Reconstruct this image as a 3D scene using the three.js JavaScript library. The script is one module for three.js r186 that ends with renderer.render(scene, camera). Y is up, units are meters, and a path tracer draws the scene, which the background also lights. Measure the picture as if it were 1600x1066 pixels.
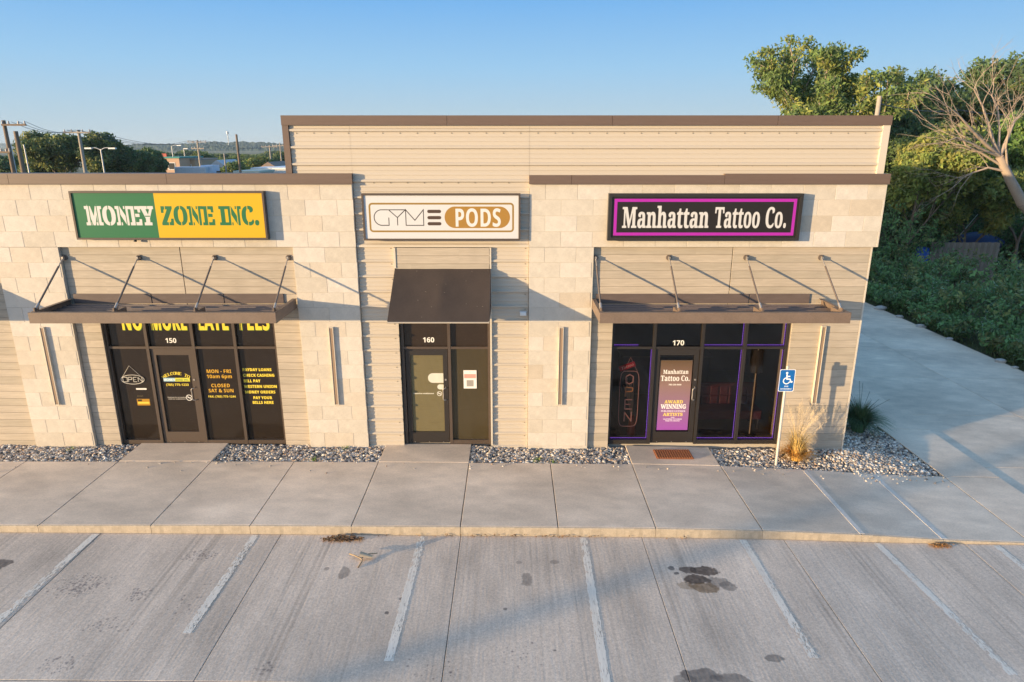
import * as THREE from 'three';
import { mergeGeometries as mergeRaw } from 'three/addons/utils/BufferGeometryUtils.js';

// ---------------------------------------------------------------- camera, sky, sun, exposure
const scene = new THREE.Scene();
const W = 1024, Hpx = 682;
const PITCH = Math.atan(303 / 1045), CAMH = 6.05;
const camera = new THREE.PerspectiveCamera(2 * Math.atan(533 / 1045) * 180 / Math.PI, W / Hpx, 0.1, 9000);
camera.position.set(0, CAMH, 0);
camera.rotation.set(-PITCH, 0, 0);
const EXPO = 1.8;
const SUN = new THREE.Vector3(-0.8898, 0.0955, 0.4563).normalize();
{
  const w = 512, h = 256, d = new Float32Array(w * h * 4);
  const stops = [[-90, .20, .19, .18], [-2, .42, .46, .48], [0, .56, .66, .72], [2.5, .47, .64, .76], [6, .34, .60, .86], [11, .19, .47, .87], [25, .18, .44, .84], [90, .18, .42, .80]];
  for (let j = 0; j < h; j++) {
    const el = ((j + .5) / h - .5) * 180;
    let k = 0; while (k < stops.length - 2 && stops[k + 1][0] < el) k++;
    const a = stops[k], b = stops[k + 1], t = Math.min(1, Math.max(0, (el - a[0]) / (b[0] - a[0])));
    for (let i = 0; i < w; i++) {
      const ph = ((i + .5) / w - .5) * 2 * Math.PI, ce = Math.cos(el * Math.PI / 180);
      const dx = ce * Math.cos(ph), dz = ce * Math.sin(ph), dy = Math.sin(el * Math.PI / 180);
      const c = Math.max(0, dx * SUN.x + dy * SUN.y + dz * SUN.z);
      const g = el > -3 ? 1.25 * Math.pow(c, 3) + 2.2 * Math.pow(c, 24) : 0;   // aureole round the low sun
      const o = (j * w + i) * 4;
      d[o] = (a[1] + (b[1] - a[1]) * t + g * 1.0) / EXPO;
      d[o + 1] = (a[2] + (b[2] - a[2]) * t + g * .78) / EXPO;
      d[o + 2] = (a[3] + (b[3] - a[3]) * t + g * .52) / EXPO;
      d[o + 3] = 1;
    }
  }
  const sky = new THREE.DataTexture(d, w, h, THREE.RGBAFormat, THREE.FloatType);
  sky.mapping = THREE.EquirectangularReflectionMapping;
  sky.magFilter = THREE.LinearFilter; sky.minFilter = THREE.LinearFilter; sky.needsUpdate = true;
  scene.background = sky; scene.environment = sky;
}
const sun = new THREE.DirectionalLight(new THREE.Color().setRGB(1, .73, .41), 5);
sun.target.position.set(0, 0, -12); sun.position.copy(SUN).multiplyScalar(120).add(sun.target.position);
sun.castShadow = true; sun.shadow.mapSize.set(4096, 4096);
Object.assign(sun.shadow.camera, { left: -60, right: 60, top: 40, bottom: -40, near: 1, far: 300 });
scene.add(sun, sun.target);
scene.fog = new THREE.FogExp2(new THREE.Color().setRGB(.55, .68, .78), 0.00016);

// ---------------------------------------------------------------- helpers
const R = (s) => () => { s |= 0; s = s + 0x6D2B79F5 | 0; let t = Math.imul(s ^ s >>> 15, 1 | s); t = t + Math.imul(t ^ t >>> 7, 61 | t) ^ t; return ((t ^ t >>> 14) >>> 0) / 4294967296; };
const rnd = R(77);
const V = (x, y, z) => new THREE.Vector3(x, y, z);
const lin = (r, g, b) => new THREE.Color().setRGB(r, g, b);
const cP = Math.cos(PITCH), sP = Math.sin(PITCH);
function at(px, py, depth) {                       // pixel of the photograph + distance along -z -> point
  const u = (px - 800) / 1045, v = (py - 533) / 1045, c = cP - v * sP, t = depth / c;
  return V(u * t, CAMH - (v * cP + sP) * t, -depth);
}
function mergeGeometries(list) {                     // merges any mix of indexed and plain geometries
  const l = list.map(g => g.index ? g.toNonIndexed() : g), uv = l.every(g => g.attributes.uv);
  for (const g of l) for (const k of Object.keys(g.attributes)) if (!(k === 'position' || k === 'normal' || (k === 'uv' && uv))) g.deleteAttribute(k);
  return mergeRaw(l);
}
const taken = {};
function numbered(n) { taken[n] = (taken[n] || 0) + 1; return taken[n] === 1 ? n : n + '_' + String(taken[n] - 1).padStart(3, '0'); }
function mesh(name, geo, mat, parent) {
  const m = new THREE.Mesh(geo, mat); m.name = parent ? name : numbered(name);
  m.castShadow = m.receiveShadow = true; (parent || scene).add(m); return m;
}
function thing(name, label, category, group, pos) {
  const o = new THREE.Group(); o.name = numbered(name); if (pos) o.position.copy(pos);
  o.userData = { label, category }; if (group) o.userData.group = group; scene.add(o); return o;
}
function tag(o, label, category, group) { o.userData.label = label; o.userData.category = category; if (group) o.userData.group = group; return o; }
function struct(o, label) { o.userData.kind = 'structure'; if (label) o.userData.label = label; return o; }
function box(w, h, d, x = 0, y = 0, z = 0) { const g = new THREE.BoxGeometry(w, h, d); g.translate(x, y, z); return g; }
function span(x0, x1, y0, y1, z0, z1) { return box(x1 - x0, y1 - y0, z1 - z0, (x0 + x1) / 2, (y0 + y1) / 2, (z0 + z1) / 2); }
function tube(a, b, r0, r1 = r0, n = 6) {
  const d = b.clone().sub(a), g = new THREE.CylinderGeometry(r1, r0, d.length(), n, 1);
  g.applyQuaternion(new THREE.Quaternion().setFromUnitVectors(V(0, 1, 0), d.clone().normalize()));
  const m = a.clone().add(b).multiplyScalar(.5); g.translate(m.x, m.y, m.z); return g;
}
function pipe(pts, r, seg = 24, n = 6) { return new THREE.TubeGeometry(new THREE.CatmullRomCurve3(pts), seg, r, n, false); }
// chamfered slab: front face at z=0, back at z=-d, x and y centred; uv in metres
function slab(w, h, d, c, uo = 0, vo = 0) {
  const p = [], uv = [], X = w / 2, Y = h / 2;
  const q = (a, b, e, f) => { for (const k of [a, b, e, a, e, f]) { p.push(...k); uv.push(k[0] + uo, k[1] + vo + k[2]); } };
  const f = [[-X + c, -Y + c, 0], [X - c, -Y + c, 0], [X - c, Y - c, 0], [-X + c, Y - c, 0]];
  const m = [[-X, -Y, -c], [X, -Y, -c], [X, Y, -c], [-X, Y, -c]];
  const b = [[-X, -Y, -d], [X, -Y, -d], [X, Y, -d], [-X, Y, -d]];
  q(...f);
  for (let i = 0; i < 4; i++) { const j = (i + 1) % 4; q(m[i], m[j], f[j], f[i]); q(b[i], b[j], m[j], m[i]); }
  const g = new THREE.BufferGeometry();
  g.setAttribute('position', new THREE.Float32BufferAttribute(p, 3)); g.setAttribute('uv', new THREE.Float32BufferAttribute(uv, 2));
  g.computeVertexNormals(); return g;
}
// ---- noise and textures
const perm = (() => { const r = R(5), a = [...Array(256).keys()]; for (let i = 255; i > 0; i--) { const j = r() * (i + 1) | 0;[a[i], a[j]] = [a[j], a[i]]; } return a.concat(a); })();
function vn(x, y, per = 256) {
  let xi = Math.floor(x), yi = Math.floor(y); const fx = x - xi, fy = y - yi, u = fx * fx * (3 - 2 * fx), v = fy * fy * (3 - 2 * fy);
  const w = k => ((k % per) + per) % per & 255, A = w(xi), B = w(xi + 1), C = w(yi), D = w(yi + 1);
  const h = (a, b) => perm[perm[a] + b] / 255;
  return (h(A, C) * (1 - u) + h(B, C) * u) * (1 - v) + (h(A, D) * (1 - u) + h(B, D) * u) * v;
}
function fbm(x, y, o = 4, per = 256) { let s = 0, a = .5, n = 0; for (let i = 0; i < o; i++) { s += a * vn(x, y, per); n += a; a *= .5; x *= 2; y *= 2; per = Math.min(256, per * 2); } return s / n; }
function tex(w, h, fn, srgb = true) {
  const d = new Uint8Array(w * h * 4);
  for (let j = 0; j < h; j++) for (let i = 0; i < w; i++) { const c = fn(i / w, j / h, i, j), o = (j * w + i) * 4; d[o] = c[0]; d[o + 1] = c[1]; d[o + 2] = c[2]; d[o + 3] = c[3] ?? 255; }
  const t = new THREE.DataTexture(d, w, h); t.wrapS = t.wrapT = THREE.RepeatWrapping; t.magFilter = THREE.LinearFilter; t.minFilter = THREE.LinearMipmapLinearFilter; t.generateMipmaps = true;
  if (srgb) t.colorSpace = THREE.SRGBColorSpace; t.needsUpdate = true; return t;
}
const cl = v => Math.max(0, Math.min(255, v));
function canvasTex(w, h, draw) {
  const c = document.createElement('canvas'); c.width = w; c.height = h; const x = c.getContext('2d'); draw(x, w, h);
  const t = new THREE.CanvasTexture(c); t.colorSpace = THREE.SRGBColorSpace; t.anisotropy = 8; return t;
}
function M(r, g, b, rough = .8, extra = {}) { return new THREE.MeshStandardMaterial({ color: lin(r, g, b), roughness: rough, ...extra }); }

// grey-scale maps multiplied with the base colour
const speckle = tex(512, 512, (u, v) => { const a = fbm(u * 8, v * 8, 4, 8), b = fbm(u * 90, v * 90, 2, 90), k = 240 + (a - .5) * 22 + (b - .5) * 20; return [cl(k), cl(k - 1), cl(k - 3)]; });
const speckleBump = tex(512, 512, (u, v) => { const b = fbm(u * 90 + 7, v * 90, 3, 90) * 255; return [b, b, b]; }, false);
const grain = tex(1024, 512, (u, v) => { const a = fbm(u * 5, v * 60, 4, 60), b = vn(u * 14, v * 190, 190), c = fbm(u * 6, v * 5, 3, 6), k = 236 + (a - .5) * 26 + (b - .5) * 14 + (c - .5) * 18; return [cl(k), cl(k - 2), cl(k - 6)]; });
const metalTone = tex(512, 256, (u, v) => { const a = fbm(u * 4, v * 6, 4, 4), b = fbm(u * 60, v * 30, 2, 30), k = 240 + (a - .5) * 20 + (b - .5) * 12; return [cl(k), cl(k), cl(k - 2)]; });
const paintTone = tex(256, 256, (u, v) => { const a = fbm(u * 6, v * 6, 4, 6), b = fbm(u * 64, v * 64, 2, 64), k = 232 + (a - .5) * 30 + (b - .5) * 26; return [cl(k), cl(k), cl(k)]; });

const mat = {
  mortar: M(.55, .49, .40, .95),
  coping: M(.165, .112, .086, .5, { map: metalTone }),
  fascia: M(.225, .160, .118, .5, { map: paintTone }),
  deck: M(.17, .13, .115, .4, { map: paintTone }),
  bronze: M(.085, .062, .047, .4),
  bronzeDark: M(.030, .025, .022, .4),
  steel: M(.42, .38, .34, .45, { metalness: .6 }),
  rod: M(.14, .11, .09, .5),
  cream: M(.60, .53, .43, .6),
  roof: M(.5, .5, .48, .9),
  dark: M(.02, .018, .017, .8),
  black: M(.012, .012, .013, .5),
  white: M(.75, .75, .73, .6),
};
const blockMats = [[.66, .60, .515], [.70, .64, .565], [.63, .565, .475], [.665, .585, .485], [.605, .52, .415]].map(c => M(...c, .92, { map: speckle, bumpMap: speckleBump, bumpScale: .0008 }));
const plankMats = [[.535, .462, .375], [.565, .487, .395], [.495, .43, .345]].map(c => M(...c, .75, { map: grain }));
const panelMat = M(.545, .472, .378, .38);

// ---------------------------------------------------------------- ground heights
const interp = (T, x) => { if (x <= T[0][0]) return T[0][1]; for (let i = 1; i < T.length; i++) if (x <= T[i][0]) { const t = (x - T[i - 1][0]) / (T[i][0] - T[i - 1][0]); return T[i - 1][1] + (T[i][1] - T[i - 1][1]) * t; } return T[T.length - 1][1]; };
const walkH = x => interp([[-5, 0], [0, -.035], [2.4, -.06], [4.2, -.10], [5.9, -.18], [7.3, -.28], [8.7, -.335], [9.9, -.36]], x);
const lotH = x => interp([[-30, -.13], [-8, -.13], [2, -.216], [4.4, -.26], [6.3, -.325], [8.7, -.37], [9.9, -.385], [15.6, -.5], [40, -.5]], x);
// sheet with skirts over x0..x1, z0..z1 (z0<z1), height fn, uv in metres
function sheet(x0, x1, z0, z1, hf, skirt = .12, nx = 4, nz = 2, ch = .006) {
  const p = [], uv = [], idx = [];
  const xs = [x0]; for (let i = 0; i <= nx; i++) xs.push(x0 + ch + (x1 - x0 - 2 * ch) * i / nx); xs.push(x1);
  const zs = [z0]; for (let i = 0; i <= nz; i++) zs.push(z0 + ch + (z1 - z0 - 2 * ch) * i / nz); zs.push(z1);
  const nX = xs.length, nZ = zs.length;
  for (let j = 0; j < nZ; j++) for (let i = 0; i < nX; i++) { const e = (i === 0 || i === nX - 1 || j === 0 || j === nZ - 1); p.push(xs[i], hf(xs[i], zs[j]) - (e ? ch : 0), zs[j]); uv.push(xs[i], zs[j]); }
  for (let j = 0; j < nZ - 1; j++) for (let i = 0; i < nX - 1; i++) { const a = j * nX + i; idx.push(a, a + nX, a + 1, a + 1, a + nX, a + nX + 1); }
  const ring = []; for (let i = 0; i < nX; i++) ring.push(i); for (let j = 1; j < nZ; j++) ring.push(j * nX + nX - 1); for (let i = nX - 2; i >= 0; i--) ring.push((nZ - 1) * nX + i); for (let j = nZ - 2; j > 0; j--) ring.push(j * nX);
  const base = p.length / 3; for (const k of ring) { for (let s = 0; s < 2; s++) { p.push(p[k * 3], p[k * 3 + 1] - s * skirt, p[k * 3 + 2]); uv.push(p[k * 3], p[k * 3 + 2] + s * skirt); } }
  for (let k = 0; k < ring.length; k++) { const a = base + k * 2, b = base + ((k + 1) % ring.length) * 2; idx.push(a, b, a + 1, b, b + 1, a + 1); }
  const g = new THREE.BufferGeometry(); g.setAttribute('position', new THREE.Float32BufferAttribute(p, 3)); g.setAttribute('uv', new THREE.Float32BufferAttribute(uv, 2)); g.setIndex(idx);
  const n = g.toNonIndexed(); n.computeVertexNormals(); return n;
}
function uvScale(g, sx, sy, ox, oy) { const a = g.attributes.uv; for (let i = 0; i < a.count; i++) a.setXY(i, (a.getX(i) + ox) * sx, (a.getY(i) + oy) * sy); return g; }

// far ground sheet
{
  const g = new THREE.PlaneGeometry(9000, 9000, 1, 1); g.rotateX(-Math.PI / 2); g.translate(0, -.75, -1500);
  const t = tex(256, 256, (u, v) => { const a = fbm(u * 8, v * 8, 4, 8), k = (a - .5) * 80; return [cl(120 + k), cl(122 + k), cl(92 + k)]; }); t.repeat.set(90, 90);
  struct(mesh('ground', g, M(.7, .7, .7, 1, { map: t })), 'dry grassy ground stretching to the far hills');
}
// ---- concrete of the parking lot: broom grain, tyre-dark bands, stains, pits
const stains = [ // x, z, rx, rz, strength, tint
  [2.70, -8.95, .13, .10, .75, 1], [2.98, -8.93, .22, .12, .85, 1], [2.78, -8.72, .20, .13, .95, 1], [3.05, -8.66, .20, .14, .45, 0], [2.86, -8.52, .20, .13, .7, 2], [3.22, -8.56, .14, .10, .5, 0], [2.62, -8.56, .14, .1, .35, 2], [2.52, -8.86, .05, .04, .8, 0], [2.47, -8.98, .05, .05, .8, 0],
  [.22, -8.66, .08, .16, .45, 0], [2.35, -6.78, .28, .12, .7, 0], [2.7, -6.74, .22, .1, .6, 0], [2.1, -6.72, .14, .1, .5, 0], [-2.57, -8.82, .09, .14, .45, 0], [-2.86, -8.9, .04, .04, .4, 0], [-7.95, -8.95, .2, .16, .85, 0], [3.37, -7.1, .12, .07, .6, 0], [.66, -9.12, .07, .05, .4, 0], [.1, -9.1, .05, .04, .3, 0], [-.1, -8.0, .03, .03, .6, 0], [.55, -7.2, .03, .02, .6, 0], [-1.75, -7.9, .03, .03, .8, 0], [-1.6, -8.2, .03, .03, .7, 0]];
const pits = [[-6.35, -8.45, .55, .35, 260], [-4.95, -9.2, .4, .22, 130], [-5.4, -8.25, .25, .2, 70], [-5.5, -7.6, .45, .25, 80], [-5.6, -6.9, .4, .2, 70], [-3.1, -6.85, .3, .14, 40], [-4.6, -8.1, .5, .6, 40], [-1.0, -6.9, .5, .3, 30], [.1, -7.1, .5, .4, 26]];
const LW = 2048, LH = 768, LX0 = -11.5, LZ0 = -10, LSX = 23, LSZ = 8;
const lotMap = (() => {
  const pm = new Float32Array(LW * LH); const r = R(31);
  for (const [x, z, rx, rz, n] of pits) for (let k = 0; k < n; k++) {
    const a = r() * 6.28, q = Math.sqrt(-Math.log(1 - r() * .92)) * .55, cx = (x + Math.cos(a) * rx * q - LX0) / LSX * LW, cz = (z + Math.sin(a) * rz * q - LZ0) / LSZ * LH, s = .45 + r() * r() * 1.5;
    for (let j = -4; j <= 4; j++) for (let i = -4; i <= 4; i++) { const X = Math.round(cx) + i, Z = Math.round(cz) + j; if (X < 0 || Z < 0 || X >= LW || Z >= LH) continue; const d = Math.hypot((X - cx), (Z - cz) * .9) / s; if (d < 1.4) pm[Z * LW + X] = Math.max(pm[Z * LW + X], Math.min(1, 1.4 - d)); }
  }
  return tex(LW, LH, (u, v, i, j) => {
    const x = LX0 + u * LSX, z = LZ0 + v * LSZ;
    const big = fbm(x * .55 + 9, z * .55, 4), mid = fbm(x * 3, z * 1.2 + 40, 3), broom = vn(x * 46, z * 1.6) * .6 + vn(x * 90, z * 3) * .4, fine = vn(i * .9, j * .9);
    let k = 1 + (big - .5) * .20 + (mid - .5) * .14 + (broom - .5) * .065 + (fine - .5) * .08;
    const band = fbm(x * 1.5, z * .12 + 70, 3); k *= 1 - .06 * Math.max(0, band - .54) * 4 * (0.5 + vn(x * 22, z * .4) * .8);
    const ty = vn(x * 6.1 + 3, z * .10 + 11) * .45 + vn(x * 34, z * .22) * .55; k *= 1 - .11 * Math.max(0, ty - .60) * 3.2 * (.5 + vn(x * 2, z * .9)); k *= 1 + (vn(i * .55 + 9, j * .55) - .5) * .10 + (perm[(i * 7 + perm[j & 255]) & 255] / 255 - .5) * .11;
    let R0 = 216 * k, G0 = 196 * k, B0 = 175 * k;
    const warp = (vn(x * 9, z * 9 + 3) - .5) * .5 + (vn(x * 30, z * 30) - .5) * .3;
    for (const [sx, sz, rx, rz, st, tint] of stains) {
      const dx = (x - sx) / rx, dz = (z - sz) / rz; if (dx * dx + dz * dz > 3) continue;
      const d = Math.hypot(dx, dz) + warp, m = st * Math.min(1, Math.max(0, (1.05 - d) * 7)) * (.7 + .3 * vn(x * 24, z * 24)), c = tint === 1 ? [74, 62, 54] : tint === 2 ? [112, 88, 62] : [92, 84, 78];
      R0 += (c[0] - R0) * m; G0 += (c[1] - G0) * m; B0 += (c[2] - B0) * m;
    }
    const p = pm[j * LW + i] * (.18 + .22 * vn(x * 5, z * 5)); R0 *= 1 - p; G0 *= 1 - p; B0 *= 1 - p * .9;
    return [cl(R0), cl(G0), cl(B0)];
  });
})();
lotMap.wrapS = lotMap.wrapT = THREE.MirroredRepeatWrapping;
const broomBump = tex(512, 512, (u, v) => { const b = (vn(u * 70, v * 5, 70) * .7 + vn(u * 128, v * 20, 128) * .3) * 255; return [b, b, b]; }, false);
broomBump.repeat.set(12, 6);
const lotMat = M(.95, .95, .95, .9, { map: lotMap, bumpMap: broomBump, bumpScale: .0012 });
const lot = new THREE.Group(); lot.name = 'parking_lot'; struct(lot, 'broom finished concrete parking lot with oil stains'); scene.add(lot);
const lotUV = g => uvScale(g, 1 / LSX, 1 / LSZ, -LX0, -LZ0);
{
  const xs = [-30, -24, -18.8, -15.8, -12.83, -9.84, -6.86, -3.86, -.855, 2.17, 4.55, 7.6, 9.86], zs = [-9.835, -6.63, -3.4, 0, 6, 14, 30], G = .008;
  for (let i = 0; i < xs.length - 1; i++) for (let j = 0; j < zs.length - 1; j++) mesh('concrete_slab', lotUV(sheet(xs[i] + G / 2, xs[i + 1] - G / 2, zs[j] + G / 2, zs[j + 1] - G / 2, x => lotH(x))), lotMat, lot);
  mesh('joint_filler', span(-30, 15.6, -.74, -.56, -40, 30), M(.08, .07, .065, 1), lot);
  const fx = [...xs]; const gp = []; for (let i = 0; i < fx.length - 1; i++) { const a = fx[i], b = fx[i + 1]; gp.push(sheet(a, b, -9.9, 30, x => lotH(x) - .022, .05, 3, 1)); }
  mesh('joint_bed', mergeGeometries(gp), M(.07, .062, .055, 1), lot);
}
const walkMap = tex(2048, 512, (u, v, i, j) => {
  const x = u * 24, z = v * 6; const big = fbm(x * .9 + 50, z * .9, 4), mid = fbm(x * 3 + 9, z * 6, 3), fine = vn(i * .8, j * .8), sw = fbm(x * 2 + z * 3, z * 2 - x, 3);
  const k = 1 + (big - .5) * .22 + (mid - .5) * .12 + (fine - .5) * .09 + (sw - .5) * .08; return [cl(226 * k), cl(205 * k), cl(181 * k)];
});
walkMap.wrapS = walkMap.wrapT = THREE.MirroredRepeatWrapping;
const driveMat = M(.95, .95, .95, .9, { map: walkMap, bumpMap: speckleBump, bumpScale: .001 });
// driveway beside the building
const drive = new THREE.Group(); drive.name = 'driveway'; struct(drive, 'concrete driveway running back beside the building'); scene.add(drive);
{
  const xs = [9.86, 12.72, 15.55], zs = [30, 14, 6, 0, -3.4, -6.63, -9.8, -12.7, -15.6, -18.5, -21.4, -24.3, -27.2, -30.1, -33, -38, -44], G = .012;
  for (let i = 0; i < 2; i++) for (let j = 0; j < zs.length - 1; j++) mesh('concrete_slab', uvScale(sheet(xs[i] + G / 2, xs[i + 1] - G / 2, zs[j + 1] + G / 2, zs[j] - G / 2, x => lotH(x)), 1 / 24, 1 / 6, 3 + j * .7, 50 + i * 2), driveMat, drive);
  mesh('joint_bed', sheet(9.87, 15.5, -44, 30, x => lotH(x) - .022, .1, 3, 1), M(.07, .062, .055, 1), drive);
}
// ---- sidewalk
const walkMat = M(.95, .95, .95, .88, { map: walkMap, bumpMap: speckleBump, bumpScale: .001 });
const walk = new THREE.Group(); walk.name = 'sidewalk'; struct(walk, 'pale concrete sidewalk in front of the shops'); scene.add(walk);
const walkUV = g => uvScale(g, 1 / 24, 1 / 6, 14, 20);
{
  const xs = [-18, -16, -14.1, -11.9, -9.75, -7.89, -6.025, -4.366, -2.68, -.863, .77, 2.405, 4.19, 5.86, 7.25, 8.72], G = .014;
  for (let i = 0; i < xs.length - 1; i++) mesh('sidewalk_slab', walkUV(sheet(xs[i] + G / 2, xs[i + 1] - G / 2, -12.2, -9.865, x => walkH(x), .3)), walkMat, walk);
  for (const [a, b] of [[-7.89, -6.025], [-2.68, -.863], [2.405, 4.19]]) mesh('entry_slab', walkUV(sheet(a + G / 2, b - G / 2, -13.06, -12.212, x => walkH(x) + .004, .3)), walkMat, walk);
  const zs = [-9.865, -12.2, -14.6, -17, -19.4, -21.8, -24.2, -26.6];
  for (let j = 0; j < zs.length - 1; j++) mesh('sidewalk_slab', walkUV(sheet(8.72 + G / 2, 9.855, zs[j + 1] + G / 2, zs[j] - G / 2, x => walkH(x), .3)), walkMat, walk);
  mesh('joint_bed', mergeGeometries([sheet(-18, 8.72, -12.2, -9.88, x => walkH(x) - .03, .2, 30, 1), sheet(8.72, 9.84, -26.6, -9.88, x => walkH(x) - .03, .2, 3, 1)]), M(.06, .055, .05, 1), walk);
  // kerb: poured edge, about three metres to a piece, flush at the right where the walk ramps down
  const kerb = new THREE.Group(); kerb.name = 'kerb'; struct(kerb, 'concrete kerb along the parking lot'); scene.add(kerb);
  const kerbTone = tex(512, 256, (u, v) => { const a = fbm(u * 14, v * 14, 4, 14), b = fbm(u * 70, v * 70, 2, 70), st = Math.max(0, fbm(u * 24 + 5, v * 4, 3, 24) - .55) * 3, k = 236 + (a - .5) * 40 + (b - .5) * 24 - st * 16; return [cl(k), cl(k - 2), cl(k - 6)]; });
  const kerbMat = M(.53, .45, .35, .9, { map: kerbTone, bumpMap: speckleBump, bumpScale: .003 });
  const ks = [-18, -14, -9.6, -7.9, -6.02, -4.37, -2.68, -.86, .77, 2.4, 4.19, 5.86, 7.25, 9.85];
  for (let i = 0; i < ks.length - 1; i++) mesh('kerb_piece', sheet(ks[i] + .003, ks[i + 1] - .003, -9.862, -9.835, x => walkH(x) - .001, .3, 6, 1, .009), kerbMat, kerb);
}
// painted parking lines, worn
{
  const wear = tex(128, 1024, (u, v) => { const n = fbm(u * 9, v * 60, 4) * .65 + fbm(u * 30, v * 240, 2) * .35, edge = Math.min(u, 1 - u) * 9; const a = (n < .60 + .07 * Math.sin(v * 9 + 1)) && edge > vn(v * 90, 3) * .9 ? 255 : 0; return [a, a, a]; }, false);
  const rows = [[-6.93, -7.02, -6.6, .5], [-4.28, -4.33, -7.45, .25], [-1.50, -1.56, -6.98, .62], [1.19, 1.135, -6.2, .8], [3.85, 3.87, -7.1, .8], [6.1, 6.3, -6.9, .9], [8.1, 8.2, -6.9, .8], [-9.6, -9.7, -6.9, .6]];
  rows.forEach(([xa, xb, zEnd, keep], i) => {
    const g = new THREE.BufferGeometry(), p = [], uv = [], idx = [], n = 8, w = .066, z0 = -9.80;
    for (let k = 0; k <= n; k++) { const t = k / n, z = z0 + (zEnd - z0) * t, x = xa + (xb - xa) * t; for (const s of [-1, 1]) { p.push(x + s * w, lotH(x + s * w) + .004, z); uv.push(s * .5 + .5, t * .9 + i * .137); } if (k) { const a = k * 2; idx.push(a - 2, a, a - 1, a - 1, a, a + 1); } }
    g.setAttribute('position', new THREE.Float32BufferAttribute(p, 3)); g.setAttribute('uv', new THREE.Float32BufferAttribute(uv, 2)); g.setIndex(idx); g.computeVertexNormals();
    const m = mesh('painted_line', g, M(.98, .87, .72, .8, { map: paintTone, alphaMap: wear, alphaTest: .5, side: THREE.DoubleSide }), lot);
    m.castShadow = false;
  });
  // painted edge stripes over the ramp of the walk
  for (const [x0, x1] of [[5.86, 5.9], [7.25, 7.3]]) {
    const g = sheet(x0 - .03, x1 + .02, -12.15, -9.87, x => walkH(x) + .004, .003, 1, 6, .001);
    mesh('painted_stripe', g, M(.86, .77, .66, .8, { map: paintTone }), walk).castShadow = false;
  }
}
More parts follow.
